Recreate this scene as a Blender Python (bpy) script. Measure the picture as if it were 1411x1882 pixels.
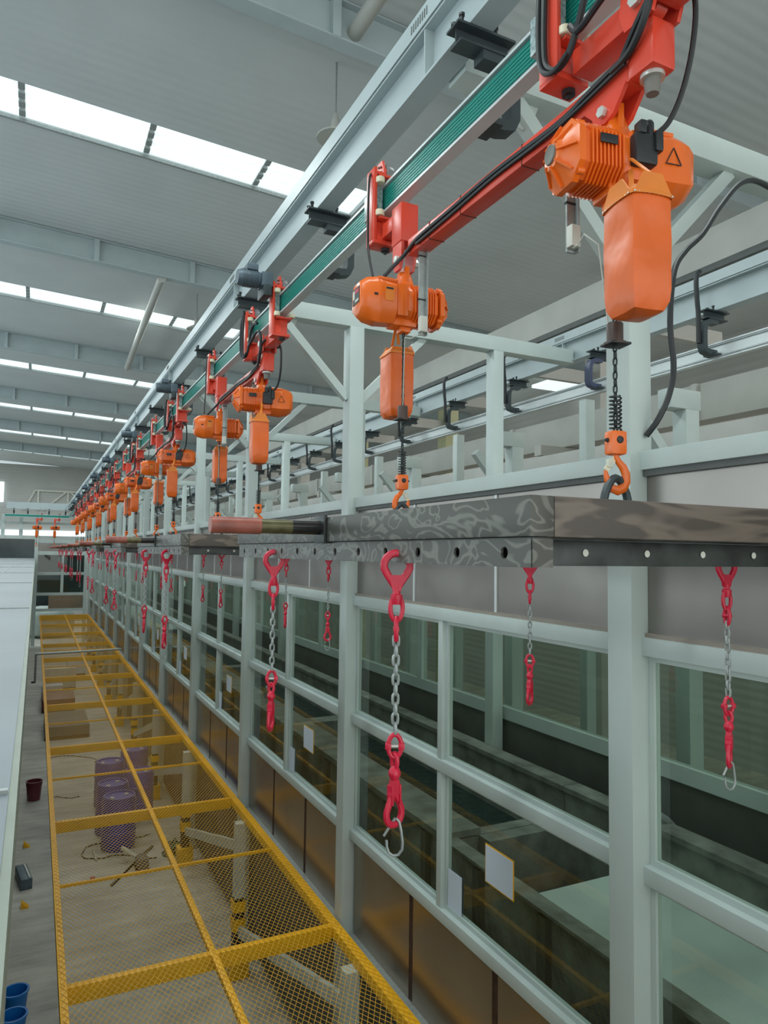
import bpy, bmesh, math, random
from mathutils import Vector, Matrix
random.seed(7)
PI = math.pi
for o in list(bpy.data.objects): bpy.data.objects.remove(o)
S = bpy.context.scene
H = 5.1                                   # eye height above the hall floor; z values below are eye-relative, + H on linking

# ------------------------------------------------------------------ camera
cxp, cyp, fp = 705.5, 941.0, 1302.0
a = Vector((66-cxp, 1010-cyp, fp)).normalized()
b = Vector((991-cxp, -21000-cyp, fp)); b = (b - a*a.dot(b)).normalized()
xx = a.cross(b)
Mw = Matrix((xx, a, b))                   # world = Mw @ (right, down, forward)
right, down, fwd = Mw.col[0], Mw.col[1], Mw.col[2]
cam = bpy.data.objects.new('camera', bpy.data.cameras.new('camera'))
S.collection.objects.link(cam); S.camera = cam
cm = Matrix((right, -down, -fwd)).transposed().to_4x4(); cm.translation = Vector((0, 0, H))
cam.matrix_world = cm
cam.data.sensor_fit = 'VERTICAL'; cam.data.sensor_height = 24; cam.data.lens = 24*fp/1882
cam.data.clip_start = 0.02; cam.data.clip_end = 300

# ------------------------------------------------------------------ world, lights, exposure
W = bpy.data.worlds.new('world'); S.world = W; W.use_nodes = True
bgn = W.node_tree.nodes['Background']
bgn.inputs[0].default_value = (0.66, 0.78, 0.80, 1); bgn.inputs[1].default_value = 0.75
S.view_settings.view_transform = 'Standard'; S.view_settings.look = 'None'
S.view_settings.gamma = 1; S.view_settings.use_curve_mapping = False
S.view_settings.exposure = 0.16

def area(name, loc, rot, sx, sy, e, col=(0.9, 1, 1)):
    l = bpy.data.lights.new(name, 'AREA'); l.shape = 'RECTANGLE'; l.size = sx; l.size_y = sy
    l.energy = e; l.color = col
    o = bpy.data.objects.new(name, l); S.collection.objects.link(o)
    o.location = loc; o.rotation_euler = rot
    return o
SKY_Y = [2.3, 11.3, 19.9, 28.0, 36.4, 44.6, 53.0]
def roof_z(x): return 6.5 - 0.0515*x
for i, y in enumerate(SKY_Y):
    area('skylight_daylight', (-0.5, y, H+roof_z(-0.5)-0.12), (0, 0.05, 0), 11, 0.9, 380)
area('left_fill_light', (-11.4, 16, H+1.0), (0, -PI/2-0.15, 0), 6, 40, 1200, (0.84, 0.96, 1))  # added soft fill angled up at the ceiling; no window is modelled there
area('rear_fill_light', (2.0, -5.5, H+0.5), (PI/2+0.25, 0, 0), 16, 7, 420, (1, 0.98, 0.92))  # added fill from behind the camera; no gate is modelled there
area('aisle_daylight', (12.5, 18, H+5.2), (0, 0.25, 0), 3, 34, 650, (1, 0.98, 0.92))

# ------------------------------------------------------------------ materials
def mat(name, col, rough=0.5, metal=0.0, var=0.06, scale=6.0, bump=0.0, bscale=60, emit=0, spec=0.5, stretch=None, col2=None):
    m = bpy.data.materials.new(name); m.use_nodes = True
    nt = m.node_tree; n = nt.nodes; l = nt.links; p = n['Principled BSDF']
    p.inputs['Roughness'].default_value = rough; p.inputs['Metallic'].default_value = metal
    p.inputs['Specular IOR Level'].default_value = spec
    tc = n.new('ShaderNodeTexCoord'); mp = n.new('ShaderNodeMapping'); l.new(tc.outputs['Object'], mp.inputs[0])
    if stretch: mp.inputs['Scale'].default_value = stretch
    nz = n.new('ShaderNodeTexNoise'); nz.inputs['Scale'].default_value = scale; nz.inputs['Detail'].default_value = 4
    l.new(mp.outputs[0], nz.inputs['Vector'])
    rp = n.new('ShaderNodeValToRGB')
    c2 = col2 if col2 else tuple(max(0, c*(1-var*2)) for c in col)
    c1 = tuple(min(1, c*(1+var)) for c in col)
    rp.color_ramp.elements[0].position = 0.3; rp.color_ramp.elements[1].position = 0.7
    rp.color_ramp.elements[0].color = (*c2, 1); rp.color_ramp.elements[1].color = (*c1, 1)
    l.new(nz.outputs['Fac'], rp.inputs[0]); l.new(rp.outputs[0], p.inputs['Base Color'])
    if bump:
        nb = n.new('ShaderNodeTexNoise'); nb.inputs['Scale'].default_value = bscale; l.new(mp.outputs[0], nb.inputs['Vector'])
        bp = n.new('ShaderNodeBump'); bp.inputs['Strength'].default_value = bump; bp.inputs['Distance'].default_value = 0.01
        l.new(nb.outputs['Fac'], bp.inputs['Height']); l.new(bp.outputs[0], p.inputs['Normal'])
    if emit:
        p.inputs['Emission Color'].default_value = (*col, 1); p.inputs['Emission Strength'].default_value = emit
    return m
M = {}
M['paint'] = mat('grey_painted_steel', (0.49, 0.56, 0.535), 0.42, 0, 0.03, 3)
M['beam'] = mat('pale_painted_beam', (0.40, 0.465, 0.475), 0.4, 0, 0.03, 3)
M['alu'] = mat('aluminium_profile', (0.62, 0.66, 0.66), 0.35, 0.3, 0.03, 5)
M['green'] = mat('green_conductor', (0.0, 0.20, 0.16), 0.35, 0, 0.05, 9)
M['greenline'] = mat('green_conductor_ridge', (0.03, 0.33, 0.26), 0.3)
M['dark'] = mat('dark_grey_casting', (0.045, 0.06, 0.065), 0.45, 0.2, 0.1, 8)
M['black'] = mat('black_rubber', (0.012, 0.014, 0.016), 0.45)
M['red'] = mat('red_enamel', (0.68, 0.062, 0.032), 0.28, 0, 0.04, 5)
M['orange'] = mat('orange_enamel', (0.80, 0.145, 0.012), 0.27, 0, 0.03, 5)
M['bag'] = mat('orange_canvas', (0.74, 0.125, 0.012), 0.33, 0, 0.06, 6, bump=0.7, bscale=9)
M['collar'] = mat('amber_canvas', (0.72, 0.20, 0.02), 0.5, 0, 0.05, 8)
M['crimson'] = mat('crimson_powder_coat', (0.60, 0.012, 0.045), 0.35, 0, 0.06, 30)
M['chain'] = mat('dark_oiled_chain', (0.03, 0.04, 0.04), 0.4, 0.5)
M['zinc'] = mat('galvanised_steel', (0.34, 0.37, 0.36), 0.42, 0.35, 0.1, 30)
M['bolt'] = mat('zinc_bolt', (0.60, 0.62, 0.58), 0.35, 0.5)
M['cream'] = mat('cream_nylon', (0.72, 0.66, 0.48), 0.4)
M['wheel'] = mat('grey_polyurethane_wheel', (0.22, 0.22, 0.22), 0.35, 0.3)
M['clear'] = mat('collector_plastic', (0.42, 0.52, 0.52), 0.25, 0.2, 0.25, 60)
M['motor'] = mat('blue_grey_motor', (0.10, 0.14, 0.17), 0.45, 0.2, 0.1, 10)
M['yellow'] = mat('yellow_enamel', (0.90, 0.46, 0.004), 0.42, 0, 0.05, 4)
M['mesh'] = mat('yellow_expanded_metal', (0.74, 0.40, 0.03), 0.5, 0, 0.05, 4)
M['rust'] = mat('rusty_brown_steel', (0.07, 0.035, 0.025), 0.6, 0.2, 0.3, 40)
M['white'] = mat('white_paper', (0.62, 0.70, 0.80), 0.6, 0, 0.02, 3)
M['offw'] = mat('off_white_plastic', (0.62, 0.62, 0.55), 0.5)
M['redpipe'] = mat('dull_red_primer', (0.30, 0.085, 0.06), 0.4, 0, 0.15, 20)
M['brass'] = mat('olive_brass_sleeve', (0.13, 0.12, 0.06), 0.35, 0.5, 0.2, 30)
M['blackpipe'] = mat('black_lacquered_pipe', (0.02, 0.02, 0.02), 0.22, 0.2)
M['blue'] = mat('blue_drum_plastic', (0.004, 0.045, 0.42), 0.4, 0, 0.06, 5)
M['bluebar'] = mat('bright_blue_plastic', (0.01, 0.20, 0.62), 0.4)
M['maroon'] = mat('maroon_plastic', (0.13, 0.02, 0.03), 0.4)
M['concrete'] = mat('concrete_tank', (0.20, 0.21, 0.18), 0.8, 0, 0.25, 5, 0.3, 30)
M['lid'] = mat('pale_green_grey_sheet', (0.46, 0.54, 0.50), 0.45, 0, 0.08, 2)
M['inner'] = mat('dimmed_interior_panel', (0.09, 0.095, 0.082), 0.6, 0, 0.2, 2)  # base colour kept dark to carry the dimness inside the enclosure
M['olive'] = mat('olive_cream_column', (0.36, 0.36, 0.20), 0.5, 0, 0.05, 2)
M['bldg'] = mat('warm_grey_cladding', (0.50, 0.50, 0.47), 0.6, 0, 0.05, 1.5)
M['bldgs'] = mat('warm_grey_girder', (0.42, 0.42, 0.385), 0.5, 0, 0.05, 1.5)
M['dark_grey'] = mat('dark_grey_gutter', (0.10, 0.11, 0.105), 0.6)  # plain dark grey, also on the rail groove and tray slots
M['cyl'] = mat('brown_limit_weight', (0.075, 0.05, 0.042), 0.5, 0.2)
M['amberglass'] = mat('worn_white_label', (0.6, 0.6, 0.5), 0.5)
M['insul'] = mat('grey_bumper', (0.18, 0.17, 0.15), 0.6)
M['navy'] = mat('navy_bracket_paint', (0.05, 0.065, 0.12), 0.45)
M['teal'] = mat('dark_teal_window', (0.03, 0.055, 0.06), 0.15, 0, 0.3, 0.6)

def floor_mat():
    m = mat('worn_concrete_floor', (0.62, 0.60, 0.52), 0.65, 0, 0.1, 0.8, 0.15, 20)
    nt = m.node_tree; n = nt.nodes; l = nt.links; p = n['Principled BSDF']
    rp = [x for x in n if x.type == 'VALTORGB'][0]
    tc = [x for x in n if x.type == 'TEX_COORD'][0]
    mp = n.new('ShaderNodeMapping'); mp.inputs['Scale'].default_value = (0.4, 1.6, 1); l.new(tc.outputs['Object'], mp.inputs[0])
    nz = n.new('ShaderNodeTexNoise'); nz.inputs['Scale'].default_value = 2.2; nz.inputs['Detail'].default_value = 8; nz.inputs['Roughness'].default_value = 0.7
    l.new(mp.outputs[0], nz.inputs['Vector'])
    r2 = n.new('ShaderNodeValToRGB'); r2.color_ramp.elements[0].position = 0.35; r2.color_ramp.elements[0].color = (0.55, 0.55, 0.55, 1); r2.color_ramp.elements[1].position = 0.65
    l.new(nz.outputs['Fac'], r2.inputs[0])
    mx = n.new('ShaderNodeMix'); mx.data_type = 'RGBA'; mx.blend_type = 'MULTIPLY'; mx.inputs[0].default_value = 0.8
    l.new(rp.outputs[0], mx.inputs[6]); l.new(r2.outputs[0], mx.inputs[7]); l.new(mx.outputs[2], p.inputs['Base Color'])
    return m
M['floor'] = floor_mat()

def ground_steel(name, ca, cb, horiz):
    """raw mill-scale steel with swirling grinder marks"""
    m = bpy.data.materials.new(name); m.use_nodes = True
    nt = m.node_tree; n = nt.nodes; l = nt.links; p = n['Principled BSDF']
    p.inputs['Metallic'].default_value = 0.15
    tc = n.new('ShaderNodeTexCoord'); mp = n.new('ShaderNodeMapping'); l.new(tc.outputs['Object'], mp.inputs[0])
    mp.inputs['Scale'].default_value = (1.6, 1.6, 9) if horiz else (3.2, 3.2, 6)
    nz = n.new('ShaderNodeTexNoise'); nz.inputs['Scale'].default_value = 1.7; nz.inputs['Detail'].default_value = 2
    nz.inputs['Distortion'].default_value = 1.4 if not horiz else 0.8
    l.new(mp.outputs[0], nz.inputs['Vector'])
    ws = n.new('ShaderNodeMath'); ws.operation = 'MULTIPLY'; ws.inputs[1].default_value = 34 if not horiz else 16
    l.new(nz.outputs['Fac'], ws.inputs[0])
    sn = n.new('ShaderNodeMath'); sn.operation = 'SINE'; l.new(ws.outputs[0], sn.inputs[0])
    rp = n.new('ShaderNodeValToRGB'); rp.color_ramp.elements[0].position = 0.3 if not horiz else 0.1; rp.color_ramp.elements[1].position = 1.0
    rp.color_ramp.elements[0].color = (*ca, 1); rp.color_ramp.elements[1].color = (*cb, 1)
    l.new(sn.outputs[0], rp.inputs[0]); l.new(rp.outputs[0], p.inputs['Base Color'])
    p.inputs['Roughness'].default_value = 0.42
    return m
M['raw'] = ground_steel('ground_raw_steel', (0.072, 0.072, 0.062), (0.16, 0.16, 0.138), False)
M['rawb'] = ground_steel('brown_raw_steel', (0.065, 0.052, 0.042), (0.145, 0.115, 0.092), True)
M['rawd'] = mat('dark_mill_scale_steel', (0.045, 0.052, 0.05), 0.38, 0.4, 0.3, 12)

def stainless(name, col, rough):
    m = mat(name, col, rough, 0.85, 0.05, 2, 0)
    nt = m.node_tree; n = nt.nodes; l = nt.links; p = n['Principled BSDF']
    nz = n.new('ShaderNodeTexNoise'); nz.inputs['Scale'].default_value = 1.4; nz.inputs['Detail'].default_value = 2
    tc = n.new('ShaderNodeTexCoord'); l.new(tc.outputs['Object'], nz.inputs['Vector'])
    bp = n.new('ShaderNodeBump'); bp.inputs['Strength'].default_value = 0.25; bp.inputs['Distance'].default_value = 0.05
    l.new(nz.outputs['Fac'], bp.inputs['Height']); l.new(bp.outputs[0], p.inputs['Normal'])
    return m
M['steel_up'] = stainless('brushed_stainless_panel', (0.29, 0.268, 0.248), 0.34)
M['steel_low'] = stainless('bronze_stainless_panel', (0.33, 0.285, 0.225), 0.26)

def glass():
    m = bpy.data.materials.new('green_tinted_glass'); m.use_nodes = True
    nt = m.node_tree; n = nt.nodes; l = nt.links; n.remove(n['Principled BSDF'])
    out = [x for x in n if x.type == 'OUTPUT_MATERIAL'][0]
    t = n.new('ShaderNodeBsdfTransparent'); t.inputs[0].default_value = (0.80, 0.85, 0.81, 1)  # tint also dims the interior behind the panes
    g = n.new('ShaderNodeBsdfGlossy'); g.inputs['Roughness'].default_value = 0.02; g.inputs[0].default_value = (0.9, 0.93, 0.9, 1)
    fr = n.new('ShaderNodeFresnel'); fr.inputs[0].default_value = 1.6
    ge = n.new('ShaderNodeNewGeometry'); sb = n.new('ShaderNodeMath'); sb.operation = 'SUBTRACT'; sb.inputs[0].default_value = 1.0; l.new(ge.outputs['Backfacing'], sb.inputs[1])
    ml = n.new('ShaderNodeMath'); ml.operation = 'MULTIPLY'; l.new(fr.outputs[0], ml.inputs[0]); l.new(sb.outputs[0], ml.inputs[1])
    mx = n.new('ShaderNodeMixShader'); l.new(ml.outputs[0], mx.inputs[0]); l.new(t.outputs[0], mx.inputs[1]); l.new(g.outputs[0], mx.inputs[2])
    l.new(mx.outputs[0], out.inputs[0]); return m
M['glass'] = glass()
def emis(name, col, s):
    m = bpy.data.materials.new(name); m.use_nodes = True
    nt = m.node_tree; n = nt.nodes; l = nt.links; p = n['Principled BSDF']
    p.inputs['Base Color'].default_value = (*col, 1)
    tc = n.new('ShaderNodeTexCoord'); wv = n.new('ShaderNodeTexWave'); wv.bands_direction = 'Y'; wv.inputs['Scale'].default_value = 1.1
    l.new(tc.outputs['Object'], wv.inputs['Vector'])
    rp = n.new('ShaderNodeValToRGB'); rp.color_ramp.elements[0].color = (col[0]*0.84, col[1]*0.88, col[2]*0.88, 1); rp.color_ramp.elements[0].position = 0.0
    rp.color_ramp.elements[1].color = (*col, 1); rp.color_ramp.elements[1].position = 0.25
    l.new(wv.outputs['Fac'], rp.inputs[0]); l.new(rp.outputs[0], p.inputs['Emission Color'])
    p.inputs['Emission Strength'].default_value = s
    return m
M['sky'] = emis('translucent_skylight_sheet', (0.86, 0.98, 1.0), 0.80)
M['daywin'] = emis('daylit_window_pane', (0.85, 0.95, 0.98), 1.0)
M['lampwin'] = emis('lit_warm_window', (1.0, 0.85, 0.5), 1.0)

def ribbed(name, col, axis, scale, strength=0.5):
    m = mat(name, col, 0.55, 0, 0.03, 0.7)
    nt = m.node_tree; n = nt.nodes; l = nt.links; p = n['Principled BSDF']
    tc = n.new('ShaderNodeTexCoord'); wv = n.new('ShaderNodeTexWave'); wv.bands_direction = axis; wv.inputs['Scale'].default_value = scale
    wv.wave_profile = 'SIN'
    l.new(tc.outputs['Object'], wv.inputs['Vector'])
    bp = n.new('ShaderNodeBump'); bp.inputs['Strength'].default_value = strength; bp.inputs['Distance'].default_value = 0.04
    l.new(wv.outputs['Fac'], bp.inputs['Height']); l.new(bp.outputs[0], p.inputs['Normal'])
    return m
M['roof'] = ribbed('ribbed_roof_sheet', (0.54, 0.57, 0.57), 'Y', 1.7, 0.12)
M['clad'] = ribbed('ribbed_wall_cladding', (0.46, 0.46, 0.44), 'Z', 1.5, 0.2)
def water():
    m = mat('dark_tank_water', (0.012, 0.03, 0.028), 0.04, 0, 0.1, 3)
    nt = m.node_tree; n = nt.nodes; l = nt.links; p = n['Principled BSDF']
    nz = n.new('ShaderNodeTexNoise'); nz.inputs['Scale'].default_value = 9; nz.inputs['Detail'].default_value = 4
    tc = n.new('ShaderNodeTexCoord'); l.new(tc.outputs['Object'], nz.inputs['Vector'])
    bp = n.new('ShaderNodeBump'); bp.inputs['Strength'].default_value = 0.7; bp.inputs['Distance'].default_value = 0.06
    l.new(nz.outputs['Fac'], bp.inputs['Height']); l.new(bp.outputs[0], p.inputs['Normal']); return m
M['water'] = water()

# ------------------------------------------------------------------ mesh builder
class MB:
    def __init__(s): s.bm = bmesh.new(); s.mi = 0
    def m(s, i): s.mi = i; return s
    def _f(s, vs, smooth=False):
        try: f = s.bm.faces.new(vs)
        except ValueError: return None
        f.material_index = s.mi; f.smooth = smooth; return f
    def box(s, x0, x1, y0, y1, z0, z1, bev=0.0, mtx=None):
        g = bmesh.ops.create_cube(s.bm, size=1)
        vs = g['verts']
        T = Matrix.Translation(((x0+x1)/2, (y0+y1)/2, (z0+z1)/2)) @ Matrix.Diagonal((abs(x1-x0), abs(y1-y0), abs(z1-z0), 1))
        if mtx is not None: T = mtx @ T
        for v in vs: v.co = T @ v.co
        fs = set(f for v in vs for f in v.link_faces)
        for f in fs: f.material_index = s.mi
        if bev:
            es = list(set(e for v in vs for e in v.link_edges))
            r = bmesh.ops.bevel(s.bm, geom=es, offset=bev, segments=2, affect='EDGES', profile=0.6)
            for f in r['faces']: f.material_index = s.mi
        return s
    def bar(s, p, q, w, h, up=(0, 0, 1), bev=0.0):
        p, q = Vector(p), Vector(q); d = q-p; L = d.length; d.normalize()
        u = Vector(up); 
        if abs(d.dot(u)) > 0.98: u = Vector((1, 0, 0))
        sd = d.cross(u).normalized(); u2 = sd.cross(d)
        R = Matrix((sd, d, u2)).transposed().to_4x4(); R.translation = (p+q)/2
        return s.box(-w/2, w/2, -L/2, L/2, -h/2, h/2, bev, R)
    def rings(s, rings, closed=False, caps=True, smooth=True):
        R = [[s.bm.verts.new(c) for c in r] for r in rings]
        n = len(R[0]); k = len(R)
        for i in range(k if closed else k-1):
            A, B = R[i], R[(i+1) % k]
            for j in range(n): s._f((A[j], A[(j+1) % n], B[(j+1) % n], B[j]), smooth)
        if caps and not closed:
            s._f(list(reversed(R[0]))); s._f(R[-1])
        return s
    def tube(s, pts, r, seg=8, closed=False, flat=1.0):
        pts = [Vector(p) for p in pts]; n = len(pts)
        rr = r if isinstance(r, (list, tuple)) else [r]*n
        rings = []; prev = None
        for i, p in enumerate(pts):
            if closed: t = (pts[(i+1) % n]-pts[i-1])
            else: t = pts[min(i+1, n-1)]-pts[max(i-1, 0)]
            t.normalize()
            if prev is None:
                u = Vector((0, 1, 0)) if abs(t.y) < 0.9 else Vector((1, 0, 0))
            else: u = prev
            u = (u - t*u.dot(t)).normalized(); prev = u
            w = t.cross(u)
            rings.append([p + (u*math.cos(2*PI*j/seg)*flat + w*math.sin(2*PI*j/seg))*rr[i] for j in range(seg)])
        return s.rings(rings, closed)
    def lathe(s, prof, o=(0, 0, 0), axis='Z', seg=20, smooth=True):
        o = Vector(o); rings = []
        for r, h in prof:
            ring = []
            for j in range(seg):
                c, d = math.cos(2*PI*j/seg)*r, math.sin(2*PI*j/seg)*r
                v = {'Z': (c, d, h), 'X': (h, c, d), 'Y': (d, h, c)}[axis]
                ring.append(o+Vector(v))
            rings.append(ring)
        return s.rings(rings, False, True, smooth)
    def prism(s, poly, axis, h0, h1, smooth=False):
        """poly of 2-D points extruded along axis; X: (y,z), Y: (x,z), Z: (x,y)"""
        f = {'X': lambda p, h: (h, p[0], p[1]), 'Y': lambda p, h: (p[0], h, p[1]), 'Z': lambda p, h: (p[0], p[1], h)}[axis]
        return s.rings([[Vector(f(p, h0)) for p in poly], [Vector(f(p, h1)) for p in poly]], False, True, smooth)
    def quad(s, *p): s._f([s.bm.verts.new(q) for q in p]); return s
    def mesh(s, name, mats):
        bmesh.ops.recalc_face_normals(s.bm, faces=s.bm.faces)
        me = bpy.data.meshes.new(name); s.bm.to_mesh(me); s.bm.free()
        for k in (mats if isinstance(mats, (list, tuple)) else [mats]): me.materials.append(M[k] if isinstance(k, str) else k)
        try: me.set_sharp_from_angle(angle=math.radians(42))
        except Exception: pass
        return me
    def obj(s, name, mats, parent=None, loc=None):
        o = bpy.data.objects.new(name, s.mesh(name, mats)); S.collection.objects.link(o)
        if parent is not None: o.parent = parent
        if loc is not None: o.location = loc
        return o
def smooth(pts, n=6):
    P = [Vector(p) for p in pts]; out = []
    for i in range(len(P)-1):
        p0, p1, p2, p3 = P[max(i-1, 0)], P[i], P[i+1], P[min(i+2, len(P)-1)]
        for k in range(n):
            t = k/n
            out.append(0.5*((2*p1)+(p2-p0)*t+(2*p0-5*p1+4*p2-p3)*t*t+(3*p1-p0-3*p2+p3)*t**3))
    out.append(P[-1]); return out
def empty(name, loc=(0, 0, 0), rz=0):
    o = bpy.data.objects.new(name, None); S.collection.objects.link(o)
    o.location = loc; o.rotation_euler = (0, 0, rz); o.empty_display_size = 0.05; return o
def tag(o, label=None, cat=None, group=None, kind=None):
    if label: o['label'] = label
    if cat: o['category'] = cat
    if group: o['group'] = group
    if kind: o['kind'] = kind
    return o
CH = {}
def children_of(o): return [c for c in bpy.data.objects if c.parent == o]
def copy_tree(o, kids=None):
    r = o.copy(); S.collection.objects.link(r)
    for ch in (kids if kids is not None else children_of(o)):
        c = ch.copy(); S.collection.objects.link(c); c.parent = r
        for g in children_of(ch):
            d = g.copy(); S.collection.objects.link(d); d.parent = c
    return r
ORD = ['nearest', 'second', 'third', 'fourth', 'fifth', 'sixth', 'seventh', 'eighth', 'ninth', 'tenth', 'eleventh', 'twelfth', 'thirteenth', 'fourteenth', 'fifteenth',
       'sixteenth', 'seventeenth', 'eighteenth', 'nineteenth', 'twentieth', 'twenty-first', 'twenty-second', 'twenty-third', 'twenty-fourth', 'twenty-fifth', 'twenty-sixth', 'twenty-seventh', 'twenty-eighth']
def nth(i): return 'the nearest' if i == 0 else ORD[i] + ' from the camera'
def nthc(i): return 'nearest' if i == 0 else ORD[i]
def arc(cx, cz, r, a0, a1, n=8, y=0, sx=1):
    return [(cx+sx*r*math.cos(math.radians(a0+(a1-a0)*i/n)), y, cz+r*math.sin(math.radians(a0+(a1-a0)*i/n))) for i in range(n+1)]

YC0, PC, NC = 2.556, 3.38, 12            # first column, pitch, number of columns
YEND = 42.2
COLS = [YC0+PC*k for k in range(-1, NC)]

# ================================================================== SETTING
mb = MB(); mb.box(-12, 16, -6, 60, -0.1, 0); fl = mb.obj('floor', 'floor'); tag(fl, kind='structure')

# roof sheet with skylight openings (openings glazed below), gentle fall to the right
mb = MB()
RX0, RX1 = -12, 16
cuts = [(-4.2, 5.0, y-0.46, y+0.46) for y in SKY_Y]
def rz(x): return H+roof_z(x)
def slab(x0, x1, y0, y1, t=0.06):
    v = [Vector((x0, y0, rz(x0))), Vector((x1, y0, rz(x1))), Vector((x1, y1, rz(x1))), Vector((x0, y1, rz(x0)))]
    mb.rings([v, [p+Vector((0, 0, t)) for p in v]], False, True, False)
yp = -6
for (x0, x1, y0, y1) in cuts:
    slab(RX0, RX1, yp, y0); slab(RX0, x0-2.05, y0, y1); slab(x1, RX1, y0, y1); yp = y1
slab(RX0, RX1, yp, 60)
tag(mb.obj('ceiling', 'roof'), kind='structure')
# skylight strips: each panel between two seams is a window pane of the roof
wn = 1
for si, y in enumerate(SKY_Y):
    xs = [-6.2, -4.1, -2.25, -0.43, 1.36, 3.16, 5.0]
    fr = MB()
    for x in xs[1:-1]:
        for q in range(4): fr.box(x-0.045, x+0.045, y-0.44+q*0.23, y-0.29+q*0.23, rz(x)+0.0, rz(x)+0.05)
    fr.bar((xs[0], y+0.48, rz(xs[0])-0.02), (xs[-1], y+0.48, rz(xs[-1])-0.02), 0.05, 0.05)
    f = fr.obj('window_%d' % wn, 'zinc'); tag(f, kind='structure'); wn += 1
    for x0, x1 in zip(xs[:-1], xs[1:]):
        p = MB(); p.rings([[Vector((x0+.04, y-0.46, rz(x0)+0.03)), Vector((x1-.04, y-0.46, rz(x1)+0.03)), Vector((x1-.04, y+0.46, rz(x1)+0.03)), Vector((x0+.04, y+0.46, rz(x0)+0.03))],
                            [Vector((x0+.04, y-0.46, rz(x0)+0.05)), Vector((x1-.04, y-0.46, rz(x1)+0.05)), Vector((x1-.04, y+0.46, rz(x1)+0.05)), Vector((x0+.04, y+0.46, rz(x0)+0.05))]], False, True, False)
        p.obj('pane', 'sky', f)
    bx = MB(); bx.box(-6.3, 5.05, y-0.5, y+0.5, rz(-6.3)+0.12, rz(-6.3)+0.16)
    bx.obj('weather_cover', 'roof', f)
# lit roof lights over the far right aisle
for i, (x0, x1, y0, y1, z) in enumerate([(14.0, 15.4, 16.9, 18.0, 5.35), (13.6, 14.9, 19.9, 20.9, 3.75)]):
    f = MB().box(x0, x1, y0, y1, H+z, H+z+0.1).obj('ceiling_light', 'sky')
    tag(f, ['bright flat ceiling light seen above the far rail, larger one', 'bright thin ceiling light low behind the far columns'][i], 'ceiling light')

# roof girders along X with stiffeners
for gi, y in enumerate([7.3, 15.6, 24.0, 32.3, 40.6, 49.0]):
    g = empty('roof_girder', (0, y, 0))
    tag(g, 'pale roof girder across the hall, %s' % nth(gi), 'girder', 'roof girders')
    d = 0.48
    w = MB(); x0, x1 = -8, 15.5
    w.rings([[Vector((x0, -0.01, rz(x0)-d)), Vector((x1, -0.01, rz(x1)-d)), Vector((x1, -0.01, rz(x1))), Vector((x0, -0.01, rz(x0)))],
             [Vector((x0, 0.01, rz(x0)-d)), Vector((x1, 0.01, rz(x1)-d)), Vector((x1, 0.01, rz(x1))), Vector((x0, 0.01, rz(x0)))]], False, True, False)
    w.obj('web', 'beam', g)
    for dz in (d, 0.02):
        MB().bar((x0, 0, rz(x0)-dz), (x1, 0, rz(x1)-dz), 0.2, 0.02).obj('flange', 'beam', g)
    for k in range(12):
        x = -6.9+k*1.95
        MB().box(x-0.05, x+0.05, -0.11, 0.11, rz(x)-d, rz(x)-0.02).obj('stiffener', 'beam', g)
for i, (p, q) in enumerate([((2.22, 15.6, rz(2.2)-.5), (2.42, 24.0, rz(2.4)-.47)), ((3.1, 7.3, rz(3.1)-.3), (3.25, 0.8, rz(3.2)-.3))]):
    t = MB().tube([p, q], 0.09, 12).obj('roof_brace', 'bldgs')
    tag(t, ['slanting round roof brace tube crossing the second skylight strip', 'round roof brace tube above the runway beam, top of view'][i], 'brace')
# hanging fan-type roof lamps
for i, (x, y, zt, zb_) in enumerate([(3.25, 8.2, 6.33, 5.33), (3.33, 17.4, 6.33, 5.45)]):
    r = empty('hanging_lamp', (x, y, H+zb_)); tag(r, 'round grey pendant lamp half hidden by the runway beam, %s' % ('nearer' if i == 0 else 'farther'), 'lamp', None)
    MB().tube([(0, 0, 0.3), (0, 0, zt-zb_)], 0.012, 6).obj('rod', 'zinc', r)
    MB().lathe([(0.02, 0.32), (0.05, 0.22), (0.06, 0.1), (0.24, 0.0), (0.24, -0.02), (0.02, -0.02)], seg=20).obj('lamp_shade', 'bldgs', r)

# left low roof (top of the enclosed room) and its wall
mb = MB(); mb.box(-9, -0.028, -1.5, 41.9, H-0.62, H-0.45)
o = mb.obj('wall_left', mat('pale_grey_roof_sheet', (0.15, 0.18, 0.20), 0.42, 0, 0.08, 0.9, 0.1, 3)); tag(o, kind='structure')
for k in range(9):
    MB().box(-9, -0.03, 1.5+k*4.6, 1.515+k*4.6, H-0.45, H-0.443).obj('seam', 'zinc', o)
MB().box(-0.55, -0.54, -1.5, 41.9, H-0.45, H-0.444).obj('seam', 'zinc', o)
tag(MB().box(-0.028, -0.014, -1.5, 41.9, H-0.62, H-0.452).obj('trim_1', mat('grey_green_fascia', (0.24, 0.27, 0.22), 0.5)), kind='structure')
tag(MB().box(-9, -0.22, -1.5, 41.9, 0, H-0.62).obj('wall_front', mat('dull_grey_room_wall', (0.18, 0.19, 0.17), 0.7)), kind='structure')  # dull grey wall with slight noise variation

# hall outer walls
mb = MB(); mb.box(15.7, 15.9, -6, 60, 0, H+5.9); tag(mb.obj('wall_right', 'clad'), kind='structure')
mb = MB(); mb.box(-12, 16, 59.8, 60, 0, H+6.4); tag(mb.obj('wall_back', 'clad'), kind='structure')

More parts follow.
